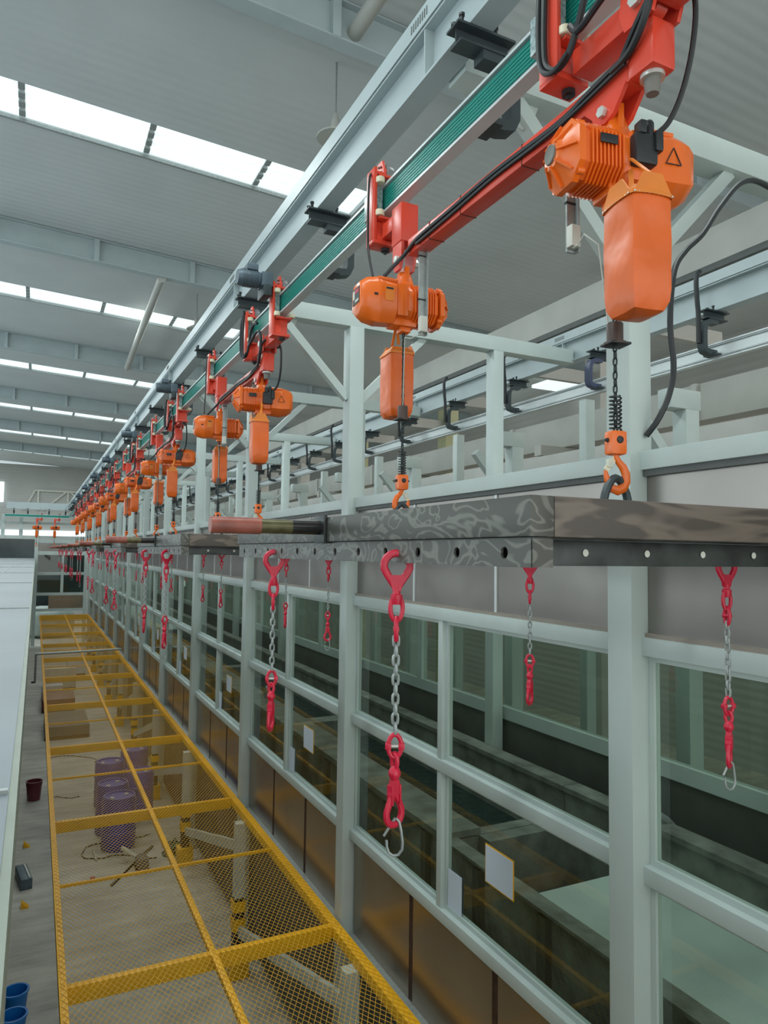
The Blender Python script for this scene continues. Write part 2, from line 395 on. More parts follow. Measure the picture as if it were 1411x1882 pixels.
# far windows of daylight beyond the end wall
for i, (x0, x1, z0, z1) in enumerate([(-8.0, -2.3, 3.5, 5.0), (-5, 3.5, 1.05, 1.45), (1.2, 2.2, -5.05, -3.3), (0.0, 0.9, -1.9, -1.5), (14.95, 15.5, -4.7, -3.65), (6.4, 6.95, -2.75, -2.25), (7.35, 8.2, -2.8, -2.3), (10.8, 11.35, -2.85, -2.4)]):
    yy = 59.6
    o = MB().box(x0, x1, yy, yy+0.1, H+z0, H+z1).obj('window_%d' % wn, 'daywin'); tag(o, kind='structure'); wn += 1

# ================================================================== STEEL PORTALS (columns, cross beams, braces)
def column_mesh(w, d, z0, z1): 
    return MB().box(-w/2, w/2, -d/2, d/2, z0, z1, 0.006)
protoc = None
for i, y in enumerate(COLS):
    k = i-1
    name = 'steel_column'
    if protoc is None:
        protoc = column_mesh(0.14, 0.155, 0, H+2.08).obj(name, 'paint'); c = protoc
        me_post = column_mesh(0.12, 0.14, 0, H+2.08).mesh('steel_post', 'paint')
        me_xb = MB().box(1.58, 5.12, -0.07, 0.07, H+2.08, H+2.225, 0.004).mesh('cross_beam', 'paint')
        bz = MB(); bz.bar((1.86, 0, H+2.09), (2.51, 0, H+1.42), 0.07, 0.07, (0, 1, 0)); me_b1 = bz.mesh('diagonal_brace', 'paint')
        bz = MB(); bz.bar((2.64, 0, H+1.42), (3.30, 0, H+2.09), 0.07, 0.07, (0, 1, 0)); me_b2 = bz.mesh('diagonal_brace', 'paint')
        me_gus = MB().prism([(1.80, H+2.08), (2.02, H+2.08), (1.98, H+1.98), (1.93, H+1.95), (1.88, H+1.97)], 'Y', -0.005, 0.005).mesh('gusset_plate', 'paint')
    else:
        c = protoc.copy(); S.collection.objects.link(c)
    c.location = (2.575, y, 0)
    lab = ['grey square steel column of the glass enclosure, nearest the camera, outside view' if k < 0 else
           'grey square steel column along the glass enclosure, %s' % nth(k)][0]
    tag(c, lab, 'column', 'columns along the glass enclosure')
    p = bpy.data.objects.new('steel_post', me_post); S.collection.objects.link(p); p.location = (4.15, y, 0)
    tag(p, 'slim grey steel post behind the glass enclosure, %s' % (nth(k) if k >= 0 else 'beside the camera'), 'post', 'posts behind the enclosure')
    x = empty('cross_beam', (0, y, 0))
    tag(x, 'grey cross beam tying both runway beams over the enclosure, %s' % (nth(k) if k >= 0 else 'overhead'), 'beam', 'cross beams')
    for nm, me in (('beam', me_xb), ('diagonal_brace', me_b1), ('diagonal_brace', me_b2), ('gusset_plate', me_gus)):
        q = bpy.data.objects.new(nm, me); S.collection.objects.link(q); q.parent = x
# second row of columns beyond
me_c2 = column_mesh(0.22, 0.2, 0, H+1.75).mesh('rear_column', 'paint')
for i in range(11):
    y = 5.94+3.38*i
    r = empty('rear_column', (6.9, y, 0)); tag(r, 'green-grey column with bracket arm in the rear row, %s' % nth(i), 'column', 'rear row of columns')
    q = bpy.data.objects.new('post', me_c2); S.collection.objects.link(q); q.parent = r
    MB().box(-0.35, 0.14, -0.1, 0.1, H+1.75, H+1.98, 0.005).obj('bracket_arm', 'paint', r)
    MB().bar((-0.75, 0, H+1.62), (-0.1, 0, H+0.9), 0.12, 0.12, (0, 1, 0)).obj('diagonal_brace', 'paint', r)

for i in range(8):
    y = 7.63+3.38*i
    o = MB().box(6.82, 6.98, y-0.07, y+0.07, 0, H+2.2, 0.004).obj('slim_post', 'paint'); tag(o, 'slim green-grey post between the rear columns, %s' % nth(i), 'post', 'slim rear posts')
# runway beams (I-section with perforated tray on top)
def runway(x, name, label, sg):
    r = empty(name, (x, 0, 0)); tag(r, label, 'beam')
    m1 = MB(); y0, y1 = -1.5, 41.5
    m1.box(-0.055, 0.055, y0, y1, H+2.10, H+2.112); m1.box(-0.006, 0.006, y0, y1, H+2.112, H+2.34); m1.box(-0.055, 0.055, y0, y1, H+2.33, H+2.342)
    m1.obj('i_beam', 'beam', r)
    for k in range(25):
        y = 2.64-PC+k*1.69*1
        if y > y1: break
        if k % 2 == 0: MB().box(-0.052, 0.052, y-0.005, y+0.005, H+2.112, H+2.33).obj('stiffener', 'beam', r)
    t = MB(); t.box(-0.062, 0.055, y0, y1, H+2.345, H+2.435); t.obj('cable_tray', 'beam', r)
    for k in range(12):
        y = 2.6-PC+k*PC
        s = MB()
        for q in range(8): s.box(-0.0635, -0.062, y+q*0.02, y+q*0.02+0.009, H+2.37, H+2.41)
        s.obj('slot_row', 'dark_grey', r)
    return r
runway(1.515, 'runway_beam', 'pale steel runway beam carrying the hoist rail, left of the columns', 1)
runway(5.15, 'runway_beam', 'pale steel runway beam over the empty rail behind the enclosure', -1)

# monorail
def rail(x, name, label, conductor):
    r = empty(name, (x, 0, 0)); tag(r, label, 'rail')
    y0, y1 = -1.2, 40.9
    p = MB(); 
    p.box(-0.03, 0.03, y0, y1, H+1.685, H+1.697); p.box(-0.03, 0.03, y0, y1, H+1.818, H+1.83)
    p.box(-0.008, 0.008, y0, y1, H+1.697, H+1.818)
    if not conductor:
        p.box(-0.03, 0.03, y0, y1, H+1.708, H+1.712); p.box(-0.03, 0.03, y0, y1, H+1.806, H+1.81); p.box(-0.018, 0.018, y0, y1, H+1.72, H+1.795)
    p.obj('profile', 'alu', r)
    if conductor:
        g = MB(); g.box(-0.020, -0.008, y0, y1, H+1.705, H+1.812)
        g.m(1)
        for q in range(6): g.box(-0.0225, -0.020, y0, y1, H+1.716+q*0.015, H+1.7185+q*0.015)
        g.m(2); g.box(-0.0215, -0.02, y0, y1, H+1.7, H+1.7095)
        g.obj('conductor_strip', ['green', 'greenline', 'black'], r)
        for k in range(30):
            y = 0.6+k*1.38
            MB().box(-0.0235, -0.02, y, y+0.02, H+1.703, H+1.709).obj('joint_clip', 'black', r)
    return r
rail(1.51, 'monorail', 'long monorail with green conductor strip that carries the hoists', True)
rail(5.15, 'monorail', 'empty pale aluminium monorail behind the enclosure', False)

# C-shaped hangers
def hanger(mirror, mk):
    r = empty('rail_hanger'); s = -1 if mirror else 1
    st = MB(); st.box(-0.105, 0.17, -0.045, 0.045, 2.088, 2.098) if s > 0 else st.box(-0.17, 0.105, -0.045, 0.045, 2.088, 2.098)
    x0, x1 = (-0.09, 0.16) if s > 0 else (-0.16, 0.09)
    st.box(x0, x1, -0.004, 0.004, 2.03, 2.09); st.box(x0, x1, -0.04, 0.04, 2.022, 2.03)
    st.obj('beam_stub', 'dark', r)
    for bx in (-0.08, 0.08):
        for by in (-0.03, 0.03):
            MB().lathe([(0.009, 2.098), (0.009, 2.125), (0.013, 2.125), (0.013, 2.135), (0.0, 2.135)], (bx, by, 0), seg=6).obj('clamp_bolt', 'black', r)
    path = [(s*0.02, 0, 2.005), (s*0.10, 0, 2.005), (s*0.15, 0, 1.985), (s*0.175, 0, 1.94), (s*0.18, 0, 1.88), (s*0.18, 0, 1.78), (s*0.165, 0, 1.745), (s*0.12, 0, 1.735), (s*0.04, 0, 1.735)]
    ar = MB(); prev = None; rings = []
    for i, p in enumerate(path):
        p = Vector(p); t = (Vector(path[min(i+1, len(path)-1)])-Vector(path[max(i-1, 0)])).normalized()
        nrm = Vector((-t.z, 0, t.x))
        rings.append([p+nrm*0.022+Vector((0, -0.035, 0)), p+nrm*0.022+Vector((0, 0.035, 0)), p-nrm*0.022+Vector((0, 0.035, 0)), p-nrm*0.022+Vector((0, -0.035, 0))])
    ar.rings(rings, False, True, False); ar.obj('arm', mk, r)
    f = MB(); f.box(s*0.02, s*0.10, -0.06, 0.06, 1.712, 1.727) if s > 0 else f.box(-0.10, -0.02, -0.06, 0.06, 1.712, 1.727)
    f.obj('foot', mk, r)
    return r
ph = hanger(False, 'dark'); kids = children_of(ph)
for i in range(24):
    y = 0.62+1.69*i
    h = ph if i == 0 else copy_tree(ph, kids)
    h.location = (1.51, y, H)
    tag(h, 'dark C-shaped rail hanger under the runway beam, %s' % nth(i), 'hanger', 'hangers of the conductor rail')
ph2 = hanger(True, 'dark'); kids2 = children_of(ph2)
hz = MB(); hz.tube(smooth([(-0.20, 0, 2.42), (-0.235, 0, 2.38), (-0.245, 0, 2.3), (-0.235, 0, 2.15), (-0.225, 0, 2.05), (-0.225, 0, 1.8)]), 0.02, 8)
me_hose = hz.mesh('hose', 'black')
for i in range(27):
    y = 4.10+1.37*(i-2)
    h = ph2 if i == 0 else copy_tree(ph2, kids2)
    h.location = (5.15, y, H)
    if i != 3:
        q = bpy.data.objects.new('hose', me_hose); S.collection.objects.link(q); q.parent = h
    else:
        for q in children_of(h):
            if q.name.startswith('arm'): q.data = q.data.copy(); q.data.materials.clear(); q.data.materials.append(M['navy'])
    tag(h, 'dark C-shaped hanger of the empty rear rail, %s' % nth(i), 'hanger', 'hangers of the rear rail')

# ================================================================== GLASS ENCLOSURE (bays between columns)
XW = 2.58
bays = list(zip(COLS[:-1], COLS[1:]))
for i, (ya, yb) in enumerate(bays):
    k = i-1
    y0, y1 = ya+0.078, yb-0.078; yf0, yf1 = ya-0.0, yb
    fr = MB()
    # top rail with shadow groove, transoms, sill (bevelled box sections)
    y0f = ya-0.07
    def railbar(m, z0, z1, xa=XW, xb=XW+0.09): m.box(xa, xb, y0, y1, H+z0, H+z1, 0.004)
    w = empty('window_%d' % wn, (0, 0, 0)); tag(w, kind='structure'); wn += 1
    for (z0, z1, nm) in ((0.415, 0.505, 'top_rail'), (-0.46, -0.375, 'transom'), (-1.50, -1.42, 'transom'), (-2.50, -2.42, 'sill_rail')):
        m = MB(); m.box(XW-0.012, XW+0.09, y0-0.055, y1+0.02, H+z0, H+z1, 0.004); m.obj(nm, 'paint', w)
    MB().box(XW+0.004, XW+0.06, y0, y1, H+0.385, H+0.415).obj('groove', 'dark_grey', w)
    MB().box(XW+0.01, XW+0.06, y0, y1, H-0.375, H-0.355).obj('bead', mat('warm_bead', (0.28, 0.24, 0.20), 0.4) if i == 0 else bpy.data.materials['warm_bead'], w)
    ym = y0+(y1-y0)*0.53
    for (z0, z1) in ((-1.42, -0.46), (-2.42, -1.50)):
        MB().box(XW+0.0, XW+0.07, ym-0.03, ym+0.03, H+z0, H+z1, 0.003).obj('mullion', 'paint', w)
        for (g0, g1) in ((y0, ym-0.03), (ym+0.03, y1)):
            b2 = MB(); t_ = 0.028
            b2.box(XW+0.03, XW+0.07, g0, g1, H+z1-t_, H+z1); b2.box(XW+0.03, XW+0.07, g0, g1, H+z0, H+z0+t_)
            b2.box(XW+0.03, XW+0.07, g0, g0+0.03, H+z0+t_, H+z1-t_); b2.box(XW+0.03, XW+0.07, g1-0.03, g1, H+z0+t_, H+z1-t_)
            b2.obj('glazing_bead', 'paint', w)
            MB().box(XW+0.045, XW+0.051, g0+0.03, g1-0.03, H+z0+t_, H+z1-t_).obj('pane', 'glass', w)
    # stainless panels above and below
    n3 = 3
    for j in range(n3):
        p0 = y0+(y1-y0)*j/n3; p1 = y0+(y1-y0)*(j+1)/n3
        MB().box(XW+0.03, XW+0.045, p0+0.004, p1-0.004, H-0.36, H+0.40).obj('upper_panel', 'steel_up', w)
        MB().box(XW+0.03, XW+0.045, p0+0.03, p1-0.03, H-3.30, H-2.50).obj('lower_panel', 'steel_low', w)
        if j: MB().box(XW+0.022, XW+0.032, p0-0.012, p0+0.012, H-0.36, H+0.39).obj('cover_strip', 'alu', w)
        if j: MB().box(XW+0.035, XW+0.05, p0-0.035, p0+0.035, H-3.30, H-2.50).obj('joint_plate', 'rust', w)
    MB().box(XW-0.03, XW+0.05, y0, y1, H-3.36, H-3.30).obj('curb', 'zinc', w)
    MB().box(XW+0.06, XW+0.1, y0, y1, 0.15, H-3.36).obj('shade_sheet', 'inner', w)  # dark sheet in place of the unlit interior under the wall
    # two sheets taped to the glass of each bay
    for (ya_, yb_, za, zb_, bd) in ((ym-0.24, ym-0.07, -2.42+0.03, -2.14, False), (ym-0.80, ym-0.52, -2.04, -1.82, True)):
        s = MB()
        if bd: s.m(1); s.box(XW+0.038, XW+0.041, ya_-0.008, yb_+0.008, H+za-0.008, H+zb_+0.008)
        s.m(0); s.box(XW+0.035, XW+0.0385, ya_, yb_, H+za, H+zb_)
        o = s.obj('notice_sheet', ['white', 'yellow'])
        if k < 0: bpy.data.objects.remove(o); continue
        tag(o, ('white notice sheet with yellow border on the glass, %s bay' if bd else 'plain white notice sheet low on the glass, %s bay') % nthc(k), 'notice', 'bordered notices' if bd else 'plain notices')

# ================================================================== ENCLOSURE INTERIOR
# rear glazed wall
XR = 4.24
for i, (ya, yb) in enumerate(bays):
    w = empty('window_%d' % wn); tag(w, kind='structure'); wn += 1
    for (z0, z1) in ((0.35, 0.45), (-0.62, -0.52), (-1.62, -1.50)):
        MB().box(XR, XR+0.08, ya, yb, H+z0, H+z1).obj('transom', 'paint', w)
    ymid = (ya+yb)/2
    MB().box(XR, XR+0.08, ymid-0.05, ymid+0.05, H-1.5, H+0.35).obj('mullion', 'paint', w)
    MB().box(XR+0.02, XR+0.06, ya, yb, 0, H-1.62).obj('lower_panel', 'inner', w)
    MB().box(XR+0.03, XR+0.036, ya, yb, H-1.5, H-0.62).obj('pane', 'glass', w)
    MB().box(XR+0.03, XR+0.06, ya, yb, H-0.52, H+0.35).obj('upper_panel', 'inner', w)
# tanks
tanks = [(-1.0, 4.62, 'lid'), (4.63, 8.6, 'water'), (8.61, 13.2, 'water'), (13.21, 20, 'water'), (20.01, 30, 'lid'), (30.01, 41, 'water')]
for i, (y0, y1, kind) in enumerate(tanks):
    t = empty('process_tank', (3.5, (y0+y1)/2, 0))
    tag(t, 'concrete process tank behind the glass %s, %s' % ('under a pale sheet cover' if kind == 'lid' else 'filled with dark water', nth(i)), 'tank', 'tanks inside the enclosure')
    L = (y1-y0)/2; x0, x1 = -0.66, 0.57
    m = MB(); zt = H-1.90; zn = H-2.12
    m.box(x1-0.14, x1, -L, L, 0.4, zt); m.box(x0, x0+(0.06 if kind == 'lid' else 0.26), -L, L, 0.4, zn-0.01)
    m.box(x0+0.26, x1-0.14, -L, -L+0.12, 0.4, zn); m.box(x0+0.26, x1-0.14, L-0.14, L, 0.4, zn); m.box(x0+.16, x1-.14, -L+.16, L-.16, 0.4, 0.5)
    m.obj('shell', 'concrete', t)
    if kind == 'water': MB().box(x0+0.16, x1-0.14, -L+0.16, L-0.16, H-2.45, H-2.34).obj('water', 'water', t)
    else:
        c = MB(); c.box(x0+0.07, x1-0.145, -L+0.01, L-0.94, H-2.125, H-2.115); c.obj('cover_sheet', 'lid', t)
    for q in range(max(2, int((y1-y0)/0.7))):
        yy = -L+0.3+q*0.7
        if yy < L-0.1: MB().box(x0-0.05, x0, yy-0.04, yy+0.04, 0.1, H-2.15).obj('rib', 'inner', t)
    MB().box(x0-0.06, x0+(0.06 if kind == 'lid' else 0.28), -L, L, H-2.12, H-2.10 if kind == 'lid' else H-2.07).obj('rim', 'concrete', t)
    MB().box(x1-0.16, x1+0.01, -L, L, H-1.90, H-1.86).obj('rim', 'concrete', t)
# hose looped over the tank wall, cabinet
hs = MB(); hs.tube(smooth([(3.72, 3.75, H-2.11), (3.78, 3.72, H-2.0), (3.88, 3.7, H-1.82), (3.98, 3.7, H-1.80), (4.11, 3.68, H-1.9), (4.12, 3.6, H-2.05)]), 0.025, 8)
hs.tube(smooth([(3.75, 3.95, H-2.11), (3.80, 3.92, H-2.0), (3.90, 3.88, H-1.80), (4.0, 3.84, H-1.79), (4.12, 3.8, H-1.95)]), 0.025, 8)
tag(hs.obj('hose', 'zinc'), 'grey hose looped over the tank wall behind the nearest glass', 'hose')
cb = empty('control_cabinet', (2.77, 6.3, 0)); tag(cb, 'pale green control cabinet standing inside the second glass bay', 'cabinet')
MB().box(-0.04, 0.0, -0.17, 0.17, H-3.0, H-2.25, 0.006).obj('body', 'lid', cb)
MB().box(-0.048, -0.04, -0.15, 0.15, H-2.97, H-2.28, 0.003).obj('door', 'lid', cb)
pg = MB(); pg.lathe([(0.0, 0), (0.09, 0), (0.09, 0.04), (0.0, 0.05)], (0, 0, 0), 'X', 20)
o = pg.obj('valve_wheel', 'zinc'); o.location = (2.95, 6.35+PC, H-1.95); tag(o, 'round grey valve behind the glass next to a bordered notice', 'valve')

# ================================================================== YELLOW MESH CANOPY
PX0, PX1, PZ = 0.27, 2.485, H-3.20
cp = empty('mesh_canopy', (1.4, 0, 0)); tag(cp, 'long yellow expanded-metal mesh canopy beside the glass enclosure', 'canopy')
cp.location = (0, 0, 0)
YA, YB = 1.2, 38.6
XM = 1.40
yb_ = [5.86+3.50*k for k in range(-1, 10)]
MB().box(PX0, PX0+0.055, YA, YB, PZ-0.075, PZ, 0.003).obj('side_rail', 'yellow', cp)
MB().box(PX1-0.08, PX1, YA, YB, PZ-0.09, PZ, 0.003).obj('side_rail', 'yellow', cp)
MB().box(XM-0.025, XM+0.025, YA, YB, PZ-0.05, PZ-0.002, 0.003).obj('middle_rail', 'yellow', cp)
for y in yb_:
    if y < YB: MB().box(PX0+0.055, PX1-0.08, y-0.03, y+0.03, PZ-0.13, PZ-0.003, 0.003).obj('cross_member', 'yellow', cp)
    y2 = y+1.75
    if y2 < YB: MB().box(PX0+0.055, PX1-0.08, y2-0.014, y2+0.014, PZ-0.03, PZ-0.003, 0.002).obj('rod', 'yellow', cp)
MB().box(PX0, PX1, YB-0.06, YB, PZ-0.13, PZ, 0.003).obj('cross_member', 'yellow', cp)
# expanded metal: two crossing families of thin strands, clipped to each bay
def mesh_panel(y0, y1):
    m = MB(); cw, cl = 0.046, 0.082
    x0, x1 = PX0+0.01, PX1-0.01
    W_ = x1-x0; L_ = y1-y0; k = cl/cw; th = 0.0016
    n0 = -int(W_*k/cl)-1; n1 = int(L_/cl)+1
    for sgn in (1, -1):
        for i in range(n0, n1+1):
            # line y = y0 + i*cl + k*(x-x0)  (or mirrored in x)
            xa, xb = 0.0, W_
            c = i*cl
            lo = (0-c)/k; hi = (L_-c)/k
            xa = max(xa, lo); xb = min(xb, hi)
            if xb-xa < 0.01: continue
            pa = (xa, c+k*xa); pb = (xb, c+k*xb)
            if sgn < 0: pa = (W_-pa[0], pa[1]); pb = (W_-pb[0], pb[1])
            z = PZ+0.004+(0.003 if sgn > 0 else 0)
            m.bar((x0+pa[0], y0+pa[1], z), (x0+pb[0], y0+pb[1], z), th*2, 0.0022)
    return m
for y in [YA]+yb_:
    e = min(YB, y+3.50) if y != YA else yb_[0]
    if y >= YB-0.2 or e-y < 0.1: continue
    mesh_panel(y, e).obj('mesh_panel', 'mesh', cp)
# legs with yellow feet, slanting struts to the enclosure
for i, y in enumerate([5.35+PC*k for k in range(0, 10)]):
    bz = empty('base_guard', (2.37, y, 0)); tag(bz, 'yellow and black column foot guard under the mesh canopy, %s' % nth(i), 'guard', 'foot guards under the canopy')
    q = MB(); q.box(-0.12, 0.12, -0.12, 0.12, 0, 0.28, 0.01); q.obj('block', 'yellow', bz)
    q = MB(); q.box(-0.062, 0.062, -0.062, 0.062, 0.28, 0.54); q.box(-0.062, 0.062, -0.062, 0.062, 0.68, 0.76); q.box(-0.062, 0.062, -0.062, 0.062, 0.88, 0.92)
    q.obj('black_band', 'black', bz)
    q = MB(); q.box(-0.075, 0.075, -0.075, 0.075, 0.54, 0.68); q.box(-0.075, 0.075, -0.075, 0.075, 0.76, 0.88)
    q.obj('yellow_band', 'yellow', bz)
    q = MB().box(-0.06, 0.06, -0.06, 0.06, 0.92, PZ-0.10).obj('post', 'paint', bz)
    st = MB().bar((2.37, y+0.12, PZ-0.42), (2.37, y+PC-0.1, 0.55), 0.05, 0.12).obj('floor_strut', 'paint')
    tag(st, 'pale slanting strut under the mesh canopy, %s' % nth(i), 'strut', 'slanting struts under the canopy')

# ================================================================== FLOOR OBJECTS
def drum(lab, x, y, rz_):
    r = empty('plastic_drum', (x, y, 0), rz_); tag(r, lab, 'drum', 'blue drums under the mesh')
    MB().lathe([(0.0, 0.0), (0.26, 0.0), (0.28, 0.03), (0.28, 0.28), (0.29, 0.29), (0.29, 0.31), (0.28, 0.32), (0.28, 0.58), (0.29, 0.59), (0.29, 0.61), (0.28, 0.62), (0.28, 0.82), (0.262, 0.86), (0.262, 0.88), (0.235, 0.88), (0.235, 0.85), (0.0, 0.85)], seg=32).obj('body', 'blue', r)
    for sx in (-0.14, 0.14): MB().lathe([(0.0, 0.85), (0.035, 0.85), (0.035, 0.87), (0.0, 0.872)], (sx, 0, 0), seg=14).obj('bung', 'offw', r)
    return r
for lab, x, y, a_ in [('blue plastic drum at the front of the cluster under the mesh', 1.46, 13.25, 0.5), ('blue plastic drum in the middle left of the cluster', 1.42, 14.0, 0.9),
                  ('blue plastic drum in the rear left of the cluster', 1.50, 15.45, 0.2), ('blue plastic drum in the middle right of the cluster', 1.95, 14.6, -0.6),
                  ('blue plastic drum in the rear right of the cluster, by the struts', 2.06, 16.2, 0.1)]:
    drum(lab, x, y, a_)
r = empty('waste_bin', (0.15, 16.4, 0)); tag(r, 'small maroon open bin on the floor left of the canopy', 'bin')
MB().lathe([(0, 0.0), (0.12, 0.0), (0.15, 0.36), (0.16, 0.36), (0.16, 0.38), (0.14, 0.38), (0.11, 0.02), (0, 0.02)], seg=24).obj('body', 'maroon', r)
MB().lathe([(0.145, 0.0), (0.155, 0.0), (0.155, 0.02), (0.145, 0.02)], (0, 0, 0.30), seg=24).obj('rim', 'maroon', r)
r = empty('machine_box', (-0.0, 12.45, 0)); r.rotation_euler = (0, 0, 0.15); tag(r, 'small dark blue box with pale edge on the floor by the left wall', 'box')
MB().box(-0.06, 0.10, -0.3, 0.3, 0, 0.16, 0.01).obj('case', 'motor', r); MB().box(0.05, 0.075, -0.28, 0.25, 0.16, 0.175).obj('pale_edge', 'offw', r)
for i, (x, y) in enumerate([(-0.02, 8.95), (-0.03, 8.5), (0.05, 10.6)]):
    if i == 2: continue
    r = empty('blue_bucket', (x, y, 0)); tag(r, ['bright blue bucket on the floor at the lower left corner, farther one', 'bright blue bucket at the lower left corner, nearer one'][i], 'bucket')
    MB().lathe([(0, 0.0), (0.10, 0.0), (0.13, 0.28), (0.14, 0.28), (0.14, 0.30), (0.12, 0.30), (0.09, 0.02), (0, 0.02)], seg=24).obj('body', 'bluebar', r)
    MB().tube([(0.13*math.cos(t), 0.02, 0.28-0.06*math.sin(t)) for t in [PI*j/10 for j in range(11)]], 0.004, 6).obj('handle', 'zinc', r)
for i, y in enumerate([11.6, 13.9]):
    r = MB().prism([(0.0, 0), (0.10, 0.0), (0.06, 0.03), (0.0, 0.09)], 'Y', y-0.06, y+0.06).obj('wall_foot_bracket', 'yellow')
    tag(r, 'small yellow foot bracket at the base of the left wall, %s' % ('nearer' if i == 0 else 'farther'), 'bracket')
rod = MB().tube([(1.22, 11.75, 0.02), (2.0, 13.0, 0.02)], 0.018, 8).obj('steel_rod', 'black'); tag(rod, 'thin dark rod lying on the floor under the mesh', 'rod')
rod = MB().tube([(1.08, 12.75, 0.02), (1.06, 13.3, 0.03)], 0.016, 8).obj('white_pipe', 'offw'); tag(rod, 'short white pipe on the floor in front of the drums', 'pipe')
rod = MB().tube([(1.45, 12.55, 0.24), (1.7, 12.3, 0.12), (1.72, 12.25, 0.1)], 0.035, 8).obj('white_elbow', 'offw'); tag(rod, 'white plastic elbow on the pump in front of the drums', 'pipe')
r = empty('pump', (1.72, 12.2, 0)); tag(r, 'small brown pump on the floor in front of the blue drums', 'pump')
MB().lathe([(0, -0.15), (0.09, -0.15), (0.1, -0.1), (0.1, 0.1), (0.06, 0.16), (0, 0.17)], (0, 0, 0.11), 'Y', 20).obj('motor', 'insul', r); MB().box(-0.1, 0.1, -0.14, 0.14, 0, 0.03).obj('base', 'rust', r)
r = empty('green_reel', (2.25, 12.6, 0)); tag(r, 'dark green cable reel by the yellow foot guard', 'reel')
MB().lathe([(0, 0), (0.16, 0), (0.16, 0.02), (0.09, 0.03), (0.09, 0.12), (0.16, 0.13), (0.16, 0.15), (0, 0.15)], seg=24).obj('drum', mat('dark_green_plastic', (0.02, 0.09, 0.05), 0.4), r)
MB().tube([(0, 0, 0.15), (0.05, 0, 0.26), (0.1, 0, 0.15)], 0.01, 6).obj('handle', 'black', r)
def wander(x, y, n, st, sd, z=0.012):
    rnd = random.Random(sd); pts = [(x, y, z)]; an = rnd.uniform(0, 6)
    for _ in range(n):
        an += rnd.uniform(-0.9, 0.9); x += math.cos(an)*st; y += math.sin(an)*st
        x = min(2.2, max(0.45, x)); pts.append((x, y, z))
    return pts
for i, (x, y, n) in enumerate([(1.0, 16.2, 22), (1.5, 18.5, 16), (2.0, 12.5, 18)]):
    c = MB().tube(wander(x, y, n, 0.16, 40+i), 0.009, 6).obj('floor_cable', 'black'); tag(c, ['loose cable coiled on the floor behind the drums', 'loose cable on the floor far behind the drums', 'loose cable around the pump on the floor'][i], 'cable')
c = MB().lathe([(0, 0), (0.035, 0), (0.035, 0.04), (0, 0.05)], seg=12).obj('red_cap', 'crimson'); c.location = (0.98, 12.1, 0); tag(c, 'tiny red cap lying on the floor before the drums', 'cap')
# cable duct along left wall, gate pipe and pallets far away
r = empty('pipe_gate', (0, 23.6, 0)); tag(r, 'galvanised pipe rail crossing just above the far mesh', 'rail')
MB().tube([(0.10, 0, PZ+0.10), (2.50, 0, PZ+0.14)], 0.035, 10).obj('top_pipe', 'zinc', r)
MB().tube([(0.12, 0, PZ+0.10), (0.12, 0, PZ-0.75)], 0.03, 10).obj('drop_pipe', 'zinc', r)
MB().tube([(0.02, 0, PZ-0.72), (0.12, 0, PZ-0.72)], 0.03, 10).obj('wall_stub', 'black', r)
for i, (x0, x1, y0, y1, z1, mk) in enumerate([(0.4, 1.5, 21.2, 23.2, 0.35, 'insul'), (0.35, 1.3, 24.8, 26.2, 0.4, 'maroon'), (0.4, 1.5, 28.5, 28.9, 0.8, 'offw'), (0.35, 1.0, 26.7, 27.2, 0.5, 'white'), (1.3, 2.0, 31.5, 32.2, 0.7, 'white')]):
    o = empty('pallet_stack', ((x0+x1)/2, (y0+y1)/2, 0)); hx, hy = (x1-x0)/2, (y1-y0)/2
    tag(o, ['flat grey-brown pile of boards under the far mesh', 'red-brown pallet behind the pipe rail', 'long white carton under the far mesh', 'pale bundle by the left wall far back', 'white carton on the right under the far mesh'][i], 'pallet')
    for b_ in range(3): MB().box(-hx, hx, -hy+b_*(hy-0.05), -hy+0.1+b_*(hy-0.05), 0, 0.1).obj('skid', 'rust', o)
    MB().box(-hx, hx, -hy, hy, 0.1, z1, 0.01).obj('load', mk, o)

